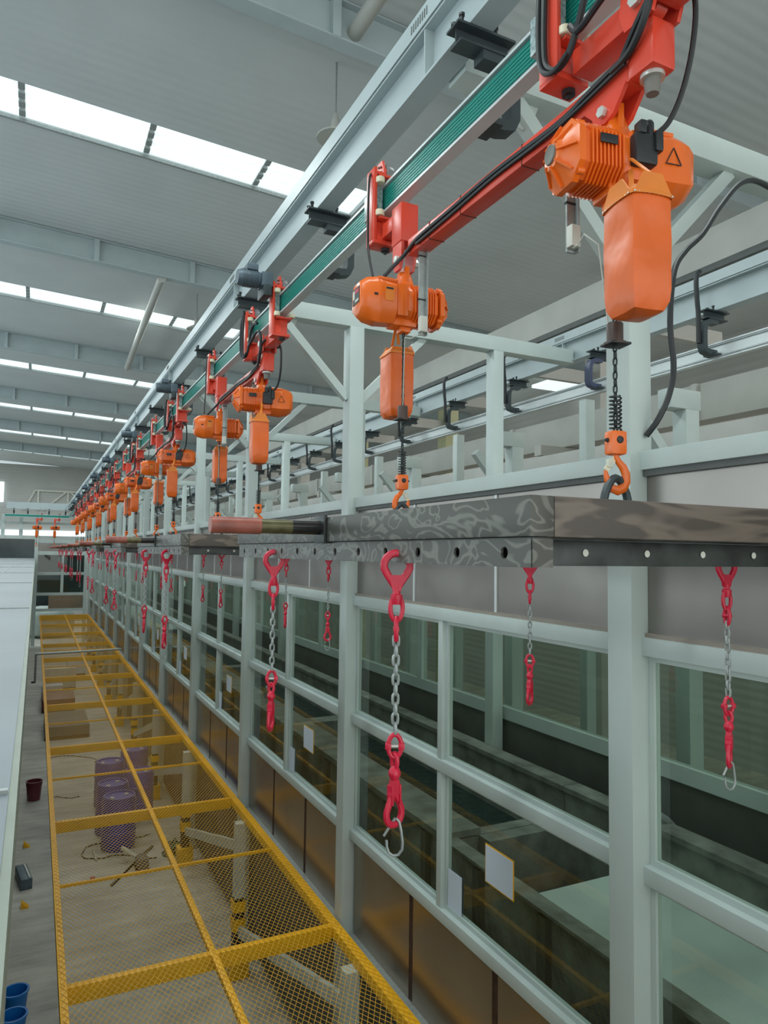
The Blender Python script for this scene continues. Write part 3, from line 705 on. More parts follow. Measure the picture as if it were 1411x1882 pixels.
# ================================================================== HOIST PROTOTYPE (local: z=0 at body centre, load chain at x=y=0)
def octa(w, h, c, n=None):
    return [(-w+c, -h), (w-c, -h), (w, -h+c), (w, h-c), (w-c, h), (-w+c, h), (-w, h-c), (-w, -h+c)]
def link(mb_, p, L, w, r, rot, nseg=10, seg=5):
    pts = []
    for j in range(nseg):
        t = 2*PI*j/nseg
        u = math.cos(t)*(w/2-r); v = math.sin(t)*(w/2-r) + (L/2-w/2)*(1 if math.sin(t) > 0.01 else -1 if math.sin(t) < -0.01 else 0)
        pts.append((p[0]+u*math.cos(rot), p[1]+u*math.sin(rot), p[2]+v))
    mb_.tube(pts, r, seg, True)
def make_hoist():
    r = empty('chain_hoist'); BODY = ('motor_housing', 'fan_cover', 'end_cap', 'gear_housing', 'control_box', 'rating_plate', 'warning_triangle', 'side_label', 'side_badge', 'name_plate', 'connector_block', 'suspension_lug')
    # motor housing with cooling fins
    m = MB()
    m.rings([[Vector((x, p[0]*s, p[1]*s)) for p in octa(0.092, 0.100, 0.045)] for x, s in ((-0.165, 0.90), (-0.155, 0.93), (-0.02, 0.93), (-0.01, 0.97), (0.015, 0.97))], False, True, False)
    for k in range(9):
        x = -0.143+k*0.0145
        m.rings([[Vector((x+dx, p[0], p[1])) for p in octa(0.097, 0.105, 0.048)] for dx in (-0.0028, 0.0028)], False, True, False)
    m.obj('motor_housing', 'orange', r)
    c = MB()
    c.rings([[Vector((x, p[0]*s, p[1]*s)) for p in octa(0.1, 0.108, 0.05)] for x, s in ((-0.172, 1.0), (-0.195, 1.0), (-0.199, 0.95), (-0.226, 0.50), (-0.242, 0.42), (-0.243, 0.36))], False, True, False)
    for k in range(8):
        t = 2*PI*k/8
        c.bar((-0.238, 0.035*math.cos(t), 0.035*math.sin(t)), (-0.197, 0.093*math.cos(t), 0.100*math.sin(t)), 0.007, 0.026, (1, 0, 0))
    for sy in (-1, 1):
        for sz in (-1, 1): c.lathe([(0.012, -0.19), (0.012, -0.165), (0.0, -0.165)], (0, sy*0.072, sz*0.08), 'X', 10)
    e = c.obj('fan_cover', 'orange', r)
    MB().lathe([(0.0, -0.247), (0.024, -0.247), (0.031, -0.250), (0.033, -0.246), (0.033, -0.235), (0.0, -0.235)], axis='X', seg=24).obj('end_cap', 'insul', e)
    # centre block with chain guide
    g = MB(); g.box(0.01, 0.075, -0.088, 0.088, -0.085, 0.09, 0.012); g.box(-0.055, 0.085, -0.055, 0.05, -0.125, -0.08, 0.01)
    g.box(-0.03, 0.03, -0.03, 0.03, -0.15, -0.12, 0.006)
    g.obj('gear_housing', 'orange', r)
    # control box
    b = MB()
    prof = [(-0.095, -0.075), (-0.03, -0.125), (0.05, -0.125), (0.098, -0.07), (0.098, 0.07), (0.06, 0.112), (-0.06, 0.112), (-0.098, 0.07)]
    b.rings([[Vector((x, p[0]*s, p[1]*s)) for p in prof] for x, s in ((0.075, 0.90), (0.08, 0.96), (0.16, 1.0), (0.168, 1.02), (0.18, 1.0), (0.235, 0.92), (0.268, 0.74), (0.274, 0.66))], False, True, False)
    for sy in (-1, 1): b.lathe([(0.011, 0.07), (0.011, 0.18), (0.0, 0.18)], (0, sy*0.07, 0.102), 'X', 10)
    cb_ = b.obj('control_box', 'orange', r)
    pl = MB(); pl.m(0).box(0.2745, 0.277, -0.048, 0.048, -0.030, 0.055); pl.m(1).box(0.277, 0.278, -0.042, -0.018, 0.0, 0.045)
    pl.m(2).box(0.277, 0.278, -0.01, 0.04, 0.025, 0.045); pl.m(1).box(0.277, 0.278, -0.01, 0.04, -0.02, -0.008)
    pl.obj('rating_plate', ['black', 'amberglass', 'crimson'], cb_)
    tr = MB(); t0 = -0.0995
    P = [(0.135, -0.015), (0.195, -0.015), (0.165, 0.042)]
    for q in range(3):
        pa, pb = P[q], P[(q+1) % 3]; tr.bar((pa[0], -0.1, pa[1]), (pb[0], -0.1, pb[1]), 0.003, 0.003)
    tr.obj('warning_triangle', 'rust', cb_)
    pt = MB(); pt.m(0).box(0.10, 0.15, 0.0985, 0.1, -0.02, 0.055); pt.m(1).box(0.105, 0.145, 0.1, 0.101, 0.04, 0.05)
    pt.obj('side_label', ['collar', 'black'], cb_)
    MB().box(0.19, 0.21, 0.0965, 0.0985, 0.0, 0.012).obj('side_badge', 'black', cb_)
    pb = MB(); pb.box(-0.12, -0.055, -0.106, -0.101, 0.012, 0.043, 0.002); pb.obj('name_plate', 'black', r)
    # cable gland cluster between motor and control box
    g = MB(); g.box(0.0, 0.085, -0.125, -0.085, -0.045, 0.06, 0.010); g.box(0.015, 0.04, -0.13, -0.09, 0.055, 0.10, 0.006); g.box(0.07, 0.10, -0.135, -0.10, 0.0, 0.07, 0.008)
    g.lathe([(0.016, 0), (0.016, 0.05), (0.010, 0.06), (0, 0.06)], (0.06, -0.11, 0.05), 'Z', 12)
    g.obj('connector_block', 'black', r)
    # suspension lug and eye bolts
    l_ = MB(); l_.box(-0.012, 0.012, -0.045, 0.045, 0.07, 0.17, 0.004)
    l_.lathe([(0.045, -0.035), (0.05, -0.02), (0.05, 0.02), (0.045, 0.035)], (0, 0, 0.098), 'X', 20)
    l_.obj('suspension_lug', 'orange', r)
    # chain bag
    bg = MB(); bx, by = -0.032, -0.150; BZ = -0.045
    def bagring(s, z, w=0.062, d=0.070):
        n = 7; pts = []
        cor = [(-w, -d), (w, -d), (w, d), (-w, d)]
        for q in range(4):
            p0, p1 = cor[q], cor[(q+1) % 4]
            for j in range(n):
                t = j/n; bul = math.sin(t*PI)*0.006*math.sin(z*31+q*2.1)
                x = p0[0]+(p1[0]-p0[0])*t; y = p0[1]+(p1[1]-p0[1])*t
                nx, ny = ((0, -1), (1, 0), (0, 1), (-1, 0))[q]
                rr = 1-0.05*(abs(abs(t-0.5)*2)**6)
                pts.append(Vector((bx+(x*rr+nx*bul)*s, by+(y*rr+ny*bul)*s, z+BZ)))
        return pts
    zs = [(-0.148, 0.98), (-0.165, 1.0), (-0.21, 1.0), (-0.27, 1.02), (-0.34, 1.0), (-0.40, 1.0), (-0.435, 0.95), (-0.458, 0.78), (-0.466, 0.4)]
    bg.rings([bagring(s, z) for z, s in zs], False, True, True)
    bo = bg.obj('chain_bag', 'bag', r)
    cl = MB(); cl.rings([bagring(s, z) for z, s in ((-0.156, 1.06), (-0.144, 1.05), (-0.129, 0.8), (-0.119, 0.72))], False, False, False)
    # raised flap on two opposite sides
    cl.prism([(bx-0.055, BZ-0.144), (bx+0.055, BZ-0.144), (bx+0.028, BZ-0.094), (bx-0.028, BZ-0.094)], 'Y', by-0.0735, by-0.068)
    cl.prism([(by-0.06, BZ-0.144), (by+0.06, BZ-0.144), (by+0.028, BZ-0.099), (by-0.028, BZ-0.099)], 'X', bx-0.0665, bx-0.062)
    co = cl.obj('bag_collar', 'collar', bo)
    st = MB()
    for q in range(9):
        f = -0.058+q*0.0145
        st.box(bx+f-0.003, bx+f+0.003, by-0.0765, by-0.074, BZ-0.1545, BZ-0.151); st.box(bx-0.069, bx-0.067, by+f-0.003, by+f+0.003, BZ-0.1545, BZ-0.151)
    st.obj('rivet_row', 'bolt', bo)
    sp = MB(); sp.bar((bx, by+0.02, BZ-0.099), (bx+0.045, -0.06, -0.02), 0.014, 0.004); sp.bar((bx, by-0.07, BZ-0.099), (bx+0.02, -0.10, -0.03), 0.012, 0.004)
    sp.obj('bag_strap', 'collar', bo)
    # load chain, limit weight, spring, hook block, hook
    ch = MB()
    z = -0.14; k = 0
    while z > -0.80:
        link(ch, (0, 0, z), 0.027, 0.017, 0.0032, 0.5 if k % 2 else 0.5+PI/2); z -= 0.0205; k += 1
    ch.obj('load_chain', 'chain', r)
    w = MB(); w.lathe([(0.0, -0.475), (0.021, -0.475), (0.024, -0.479), (0.024, -0.533), (0.034, -0.535), (0.034, -0.542), (0.0, -0.542)], seg=20)
    w.obj('limit_weight', 'cyl', r)
    MB().box(-0.032, 0.036, -0.03, 0.03, -0.543, -0.536, 0.002).obj('limit_plate', 'black', r)
    s = MB(); s.tube([(0.0165*math.cos(t), 0.0165*math.sin(t), -0.69-0.105*t/(2*PI*9)) for t in [2*PI*9*j/108 for j in range(109)]], 0.0027, 5)
    s.obj('buffer_spring', 'black', r)
    hb = MB(); hb.box(-0.026, 0.026, -0.022, 0.022, -0.868, -0.797, 0.010); hb.obj('hook_block', 'orange', r)
    hk = MB(); hk.lathe([(0.011, -0.8685), (0.011, -0.80)], (0, 0, 0), 'Y', 14)
    hb2 = MB()
    for sx in (-1, 1): hb2.lathe([(0.012, 0.020), (0.010, 0.026), (0, 0.028)] if sx > 0 else [(0.0, -0.028), (0.010, -0.026), (0.012, -0.020)], (0, 0, -0.825), 'Y', 10); hb2.lathe([(0.008, 0.024), (0.004, 0.036), (0, 0.037)] if sx > 0 else [(0.0, -0.037), (0.004, -0.036), (0.008, -0.024)], (0, 0, -0.825), 'X', 8)
    hb2.obj('block_bolt', 'black', r)
    hk.bm.free()
    hk = MB(); pts = [(0, 0, -0.86), (0.002, 0, -0.875), (0.010, 0, -0.888), (0.024, 0, -0.902), (0.034, 0, -0.922), (0.034, 0, -0.944), (0.024, 0, -0.963), (0.006, 0, -0.972), (-0.013, 0, -0.966), (-0.026, 0, -0.95), (-0.032, 0, -0.930), (-0.035, 0, -0.914)]
    hk.tube(pts, [0.0095, 0.0095, 0.0105, 0.0125, 0.0135, 0.0145, 0.0150, 0.0145, 0.013, 0.0110, 0.0085, 0.005], 10, flat=0.75)
    ho = hk.obj('hook', 'orange', r)
    MB().bar((-0.034, 0, -0.914), (0.0, 0, -0.872), 0.016, 0.004, (0, 1, 0)).obj('safety_latch', 'cream', ho)
    MB().box(-0.03, -0.012, -0.006, 0.006, -0.905, -0.880, 0.002).obj('latch_tag', 'amberglass', ho)
    for o in list(children_of(r)):
        for q in [o]+children_of(o):
            if q.name.split('.')[0] in BODY:
                for v in q.data.vertices: v.co *= 0.87
                if q.name.startswith('suspension'):
                    for v in q.data.vertices:
                        if v.co.z > 0.12: v.co.z += 0.03
    return r
proto_hoist = make_hoist(); HK = children_of(proto_hoist)

# ================================================================== TROLLEYS  (local: z=0 at rail centre, x=0 rail centre)
def trolley_common(r):
    f = MB()
    f.box(-0.085, -0.068, -0.045, 0.045, -0.225, 0.15, 0.004)        # side plate left of the rail
    f.box(-0.085, 0.045, -0.045, 0.045, -0.235, -0.215, 0.003)       # foot under the rail
    f.box(-0.085, 0.0, -0.045, 0.045, 0.115, 0.13, 0.003)            # upper arm
    f.prism([(-0.045, -0.215), (0.045, -0.215), (0.02, -0.115), (-0.02, -0.115)], 'X', -0.067, -0.02)
    f.box(-0.062, 0.055, -0.06, 0.06, -0.112, -0.100, 0.003)         # lower roller plate
    f.box(-0.062, 0.055, -0.06, 0.06, 0.10, 0.112, 0.003)
    f.box(-0.03, 0.03, -0.028, 0.028, -0.215, -0.112, 0.004)         # king post
    f.obj('c_frame', 'red', r)
    h = MB(); h.prism([(-0.05, 0.11), (0.05, 0.11), (0.045, 0.15), (0.025, 0.20), (-0.025, 0.20), (-0.045, 0.15)], 'X', -0.036, -0.024)
    h.box(-0.036, 0.0, -0.045, -0.025, 0.112, 0.15, 0.002)
    hh = h.obj('wheel_housing', 'red', r)
    hb_ = MB()
    for t in range(5): hb_.lathe([(0.006, -0.041), (0.006, -0.036)], (0, 0.022*math.cos(t*1.257), 0.155+0.022*math.sin(t*1.257)), 'X', 6)
    hb_.obj('hub_bolts', 'black', hh)
    MB().lathe([(0.012, -0.022), (0.045, -0.02), (0.055, -0.014), (0.058, 0.0), (0.055, 0.018), (0.045, 0.022), (0.012, 0.022)], (0, 0, 0.133), 'X', 24).obj('running_wheel', 'wheel', r)
    for sx in (-1, 1):
        for (sy, z) in ((-1, -0.083), (1, -0.083), (-1, 0.083)):
            q = MB(); q.lathe([(0.0, -0.015), (0.020, -0.015), (0.023, -0.012), (0.023, 0.012), (0.020, 0.015), (0.0, 0.015)], (sx*0.054, sy*0.045, z), 'Z', 16)
            q.obj('guide_roller', 'cream', r)
    c = MB(); c.box(-0.066, -0.026, -0.02, 0.02, -0.07, 0.07, 0.004); c.obj('current_collector', 'clear', r)
    cc = MB(); cc.box(-0.064, -0.03, 0.05, 0.12, -0.065, 0.065, 0.004)
    for q in range(5): cc.bar((-0.06, 0.055, -0.05+q*0.024), (-0.035, 0.10, -0.05+q*0.024), 0.005, 0.005)
    cc.obj('collector_head', 'clear', r)
    MB().lathe([(0.0, -0.262), (0.008, -0.262), (0.008, -0.252), (0.022, -0.250), (0.022, -0.235), (0.0, -0.235)], seg=12).obj('king_nut', 'black', r)
# rear trolley: big box plate towards the hoist
def make_rear():
    r = empty('hoist_trolley'); trolley_common(r)
    b_ = MB(); b_.box(-0.045, 0.045, -0.26, -0.16, -0.30, -0.115, 0.005); b_.box(-0.04, 0.04, -0.16, -0.045, -0.21, -0.14, 0.003)
    b_.obj('drop_box', 'red', r)
    p = MB()
    for sx in (-1, 1): p.prism([(-0.255, -0.30), (-0.165, -0.30), (-0.165, -0.38), (-0.185, -0.43), (-0.235, -0.43), (-0.255, -0.38)], 'X', sx*0.033-0.007, sx*0.033+0.007)
    p.obj('clevis_plate', 'red', r)
    for sx in (-1, 1): MB().lathe([(0.0, 0.040), (0.019, 0.040), (0.019, 0.058), (0, 0.059)] if sx > 0 else [(0.0, -0.059), (0.019, -0.058), (0.019, -0.040), (0, -0.040)], (0, -0.225, -0.385), 'X', 6).obj('clevis_bolt', 'bolt', r)
    c = MB(); c.tube(smooth([(-0.075, 0.0, 0.14), (-0.098, -0.01, 0.08), (-0.10, -0.01, -0.2), (-0.115, -0.06, -0.32), (-0.14, -0.16, -0.46)]), 0.006, 8); c.obj('cable', 'black', r)
    return r
rear = make_rear(); RK = children_of(rear)
def make_front(motor):
    r = empty('drive_trolley' if motor else 'guide_trolley'); trolley_common(r)
    if motor:
        g = MB(); g.box(-0.17, -0.09, -0.06, 0.06, 0.10, 0.20, 0.008); g.lathe([(0.05, -0.33), (0.058, -0.31), (0.058, -0.18), (0.05, -0.17)], (0, 0.0, 0.15), 'X', 20)
        for k in range(8): g.lathe([(0.064, -0.30+k*0.015), (0.064, -0.296+k*0.015)], (0, 0, 0.15), 'X', 20)
        go = g.obj('gear_motor', 'motor', r)
        MB().box(-0.27, -0.19, -0.04, 0.04, 0.205, 0.25, 0.006).obj('terminal_box', 'motor', go)
        MB().box(-0.16, -0.10, -0.07, 0.09, 0.03, 0.11, 0.01).obj('gear_foot', 'dark', go)
    else:
        c = MB(); c.tube(smooth([(-0.095, 0.0, 0.16), (-0.10, 0, 0.05), (-0.102, 0, -0.12), (-0.10, -0.01, -0.19), (-0.095, -0.05, -0.225), (-0.09, -0.10, -0.21), (-0.085, -0.14, -0.14), (-0.085, -0.18, -0.06), (-0.08, -0.24, -0.02), (-0.075, -0.32, -0.03)]), 0.011, 8); c.obj('cable', 'black', r)
        MB().tube(smooth([(-0.095, 0.015, 0.16), (-0.112, 0.012, 0.05), (-0.115, 0.012, -0.1), (-0.112, 0, -0.2), (-0.105, -0.05, -0.235), (-0.1, -0.11, -0.21)]), 0.008, 8).obj('cable', 'black', r)
    return r
fa = make_front(True); fb = make_front(False); FAK = children_of(fa); FBK = children_of(fb)
# bogie link between front trolleys (local origin: pivot, z=0 rail centre)
def make_bogie():
    r = empty('bogie_link')
    m = MB(); m.box(-0.04, 0.04, 0.055, 0.285, -0.235, -0.155, 0.005); m.box(-0.04, 0.04, -0.30, -0.055, -0.235, -0.155, 0.005)
    m.obj('link_tube', 'red', r)
    k = MB(); k.lathe([(0.05, -0.02), (0.05, 0.02)], (0, 0, -0.195), 'X', 24)
    k.prism([(-0.05, -0.26), (0.05, -0.26), (0.07, -0.20), (0.06, -0.14), (-0.06, -0.14), (-0.07, -0.20)], 'X', -0.055, -0.043)
    k.prism([(-0.05, -0.26), (0.05, -0.26), (0.07, -0.20), (0.06, -0.14), (-0.06, -0.14), (-0.07, -0.20)], 'X', 0.043, 0.055)
    k.obj('pivot_fork', 'red', r)
    MB().lathe([(0.0, -0.072), (0.024, -0.070), (0.024, -0.056), (0, -0.056)], (0, 0, -0.195), 'X', 6).obj('pivot_bolt', 'bolt', r)
    MB().lathe([(0.0, 0.056), (0.020, 0.056), (0.020, 0.08), (0.012, 0.082), (0.012, 0.10), (0, 0.10)], (0, 0, -0.195), 'X', 12).obj('pivot_nut', 'black', r)
    c = MB(); c.tube(smooth([(-0.07, 0.26, -0.1), (-0.09, 0.2, -0.16), (-0.085, 0.12, -0.13), (-0.08, 0.04, -0.10), (-0.075, -0.03, -0.11), (-0.07, -0.06, -0.17), (-0.07, -0.05, -0.26), (-0.06, 0.02, -0.33), (-0.055, 0.10, -0.345)]), 0.011, 8)
    c.obj('cable', 'black', r)
    return r
bog = make_bogie(); BK = children_of(bog)
# load bar (local origin: pivot y=0, z=0 rail centre)
def make_bar():
    r = empty('load_bar')
    LB = 1.40
    m = MB(); m.box(-0.037, 0.037, 0.04, LB, -0.395, -0.32, 0.006); m.obj('square_tube', 'red', r)
    y = MB(); y.box(-0.045, 0.045, -0.045, 0.05, -0.40, -0.262, 0.014); y.obj('swivel_head', 'red', r)
    MB().lathe([(0.034, -0.412), (0.034, -0.4), (0.0, -0.4)], seg=20).obj('washer', 'bolt', r)
    MB().lathe([(0.0, -0.455), (0.018, -0.455), (0.022, -0.44), (0.024, -0.412), (0, -0.412)], seg=12).obj('swivel_nut', 'insul', r)
    p = MB()
    for sx in (-1, 1): p.prism([(0.06, -0.39), (0.24, -0.39), (0.20, -0.43), (0.185, -0.462), (0.145, -0.47), (0.11, -0.455)], 'X', sx*0.033-0.007, sx*0.033+0.007)
    p.obj('clevis_plate', 'red', r)
    for sx in (-1, 1): MB().lathe([(0.0, 0.041), (0.017, 0.041), (0.017, 0.054), (0, 0.055)] if sx > 0 else [(0.0, -0.055), (0.017, -0.054), (0.017, -0.041), (0, -0.041)], (0, 0.15, -0.435), 'X', 6).obj('clevis_bolt', 'bolt', r)
    for yy, sg in ((0.345, 1), (LB-0.07, -1)):
        f = MB(); f.box(-0.015, 0.022, yy-0.004, yy+0.004, -0.78, -0.37, 0.001); f.box(0.018, 0.022, yy-0.02, yy+0.004, -0.78, -0.37)
        fo = f.obj('switch_bar', 'zinc', r)
        MB().box(-0.02, 0.015, yy-0.004-0.03, yy-0.006, -0.77, -0.70, 0.003).obj('limit_switch', 'offw', fo)
        MB().tube([(-0.005, yy-0.02, -0.772), (-0.02, yy-0.06*sg, -0.78), (-0.03, yy-0.10*sg, -0.765), (-0.01, yy-0.14*sg, -0.81), (0.0, yy-0.17*sg, -1.08)], 0.0022, 5).obj('trip_cord', 'offw', fo)
        for zz in (-0.42, -0.62): MB().box(-0.019, 0.026, yy-0.007, yy+0.006, zz, zz+0.006).obj('cable_tie', 'black', fo)
    c = MB(); c.tube(smooth([(-0.052, 0.05, -0.33), (-0.055, 0.2, -0.352), (-0.046, 0.35, -0.36), (-0.044, 0.7, -0.345), (-0.045, 1.0, -0.352), (-0.047, LB-0.12, -0.36), (-0.05, LB, -0.39), (-0.09, LB+0.03, -0.44), (-0.13, LB+0.05, -0.49)]), 0.009, 8)
    c.tube(smooth([(-0.052, 0.05, -0.348), (-0.05, 0.35, -0.375), (-0.044, 0.7, -0.362), (-0.045, 1.0, -0.372), (-0.047, LB-0.1, -0.38)]), 0.007, 8)
    c.obj('cable', 'black', r)
    for yy in (0.55, 0.95, 1.2): MB().box(-0.0385, 0.0385, yy-0.0015, yy+0.0015, -0.3965, -0.3185).obj('tie_wrap', 'rust', r)
    n = MB(); n.tube(smooth([(-0.055, 0.06, -0.33), (-0.066, -0.02, -0.26), (-0.05, -0.085, -0.19), (0.02, -0.10, -0.17), (0.075, -0.085, -0.22), (0.09, -0.06, -0.33), (0.095, -0.02, -0.43), (0.085, 0.02, -0.50), (0.06, 0.05, -0.53)]), 0.008, 8); n.obj('cable_drop', 'black', r)
    return r
bar = make_bar(); BRK = children_of(bar)

# ================================================================== LOAD FRAME (local: centre, z=0 top)
def plate_holes(L, z0, z1, x, t, ny, r):
    m = MB(); n = 16; cell = L/ny; hz_ = (z1+z0)/2
    for q in range(ny):
        yc = -L/2+cell*(q+0.5)
        for (xa, flip) in ((x-t/2, 0), (x+t/2, 1)):
            ci, co = [], []
            ca_ = math.atan2((z1-z0)/2, cell/2)
            angs = sorted([2*PI*j/n+PI/n for j in range(n)]+[ca_, PI-ca_, PI+ca_, 2*PI-ca_])
            for a_ in angs:
                c_, s_ = math.cos(a_), math.sin(a_)
                ci.append(m.bm.verts.new((xa, yc+c_*r, hz_+s_*r)))
                k = max(abs(c_)/(cell/2), abs(s_)/((z1-z0)/2)); co.append(m.bm.verts.new((xa, yc+c_/k, hz_+s_/k)))
            nn = len(angs)
            for j in range(nn):
                m._f((ci[j], ci[(j+1) % nn], co[(j+1) % nn], co[j]))
        # inner wall of the hole
        ra = [Vector((x-t/2, yc+math.cos(2*PI*j/n+PI/n)*r, hz_+math.sin(2*PI*j/n+PI/n)*r)) for j in range(n)]
        m.rings([ra, [v+Vector((t, 0, 0)) for v in ra]], False, False, False)
    m.box(x-t/2, x+t/2, -L/2-0.001, -L/2+0.0005, z0, z1); m.box(x-t/2, x+t/2, -L/2, L/2, z0-0.001, z0+0.0005)
    return m
def make_frame():
    r = empty('spreader_rack'); LX, LY, HT = 0.65, 1.115, 0.082
    for s in (-1, 1):
        m = MB(); m.box(s*LX-s*0.06, s*LX, -LY, LY, -HT, 0, 0.004) if s > 0 else m.box(-LX, -LX+0.06, -LY, LY, -HT, 0, 0.004)
        o = m.obj('side_tube', 'raw', r)
        m = MB(); m.box(-LX+0.06, LX-0.06, s*LY-(0.06 if s > 0 else 0), s*LY+(0 if s > 0 else 0.06), -HT, 0, 0.004)
        m.obj('end_tube', 'rawb', r)
        # perforated lower rail
        pl = plate_holes(2*LY-0.01, -0.142, -0.086, s*(LX-0.012), 0.006, 12, 0.0125)
        po = pl.obj('perforated_rail', 'raw', r)
        MB().box(s*(LX-0.055) if s > 0 else -LX+0.012, s*(LX-0.012) if s > 0 else -LX+0.055, -LY+0.005, LY-0.005, -0.0865, -0.083).obj('rail_flange', 'rawd', po)
        MB().box(-0.004+s*(LX-0.055), 0.004+s*(LX-0.055), -LY+0.01, LY-0.01, -0.142, -0.086).obj('rail_back', 'rawd', po)
        MB().box(min(s*(LX-0.059), s*(LX-0.009)), max(s*(LX-0.059), s*(LX-0.009)), -LY+0.004, -LY+0.009, -0.142, -0.086).obj('rail_cap', 'raw', po)
        # cross tube, lower bar and lifting eye under each hoist
        m = MB(); m.box(-LX+0.06, LX-0.06, s*0.675-0.03, s*0.675+0.03, -HT, -0.01, 0.004); m.obj('cross_tube', 'rawd', r)
        m = MB(); m.box(-LX+0.06, LX-0.06, s*(LY-0.09)-0.02, s*(LY-0.09)+0.02, -0.14, -0.085, 0.003); m.obj('lower_bar', 'rawd', r)
        for q in range(6): MB().lathe([(0.008, -0.001), (0.008, 0.0)], (-0.45+q*0.18, s*(LY-0.09)+s*0.0215, -0.112), 'Y', 14).obj('bar_hole_cap', 'offw', r)
        e = MB()
        pts = [(0.0+0.046*math.sin(t)*(1.0+0.25*math.cos(t+PI)), s*0.675, 0.045+0.065*math.cos(t)) for t in [2*PI*j/20 for j in range(20)]]
        e.tube(pts, 0.012, 8, True); e.obj('lifting_ring', 'dark', r)
        # outrigger pipe
        pp = MB()
        pp.m(0).lathe([(0.0235, s*(LX+0.11)), (0.0235, s*LX)], (0, 0, -0.035), 'X', 20)
        pp.obj('outrigger_pipe', 'blackpipe', r).data.materials
        q = MB(); q.lathe([(0.0237, s*(LX+0.11)), (0.0237, s*(LX+0.22))], (0, 0, -0.035), 'X', 20); q.obj('brass_sleeve', 'brass', r)
        q = MB(); q.lathe([(0.020, s*(LX+0.375)), (0.0265, s*(LX+0.375)), (0.0265, s*(LX+0.215)), (0.020, s*(LX+0.215))], (0, 0, -0.035), 'X', 20); q.obj('red_end_sleeve', 'redpipe', r)
        q = MB(); q.box(s*LX if s > 0 else -LX-0.012, s*LX+0.012 if s > 0 else -LX, -0.045, 0.045, -HT-0.004, 0.006, 0.002); q.obj('end_plate', 'rawd', r)
        for zz in (-0.045, 0.045): pass
    return r
frm = make_frame(); FRK = children_of(frm)

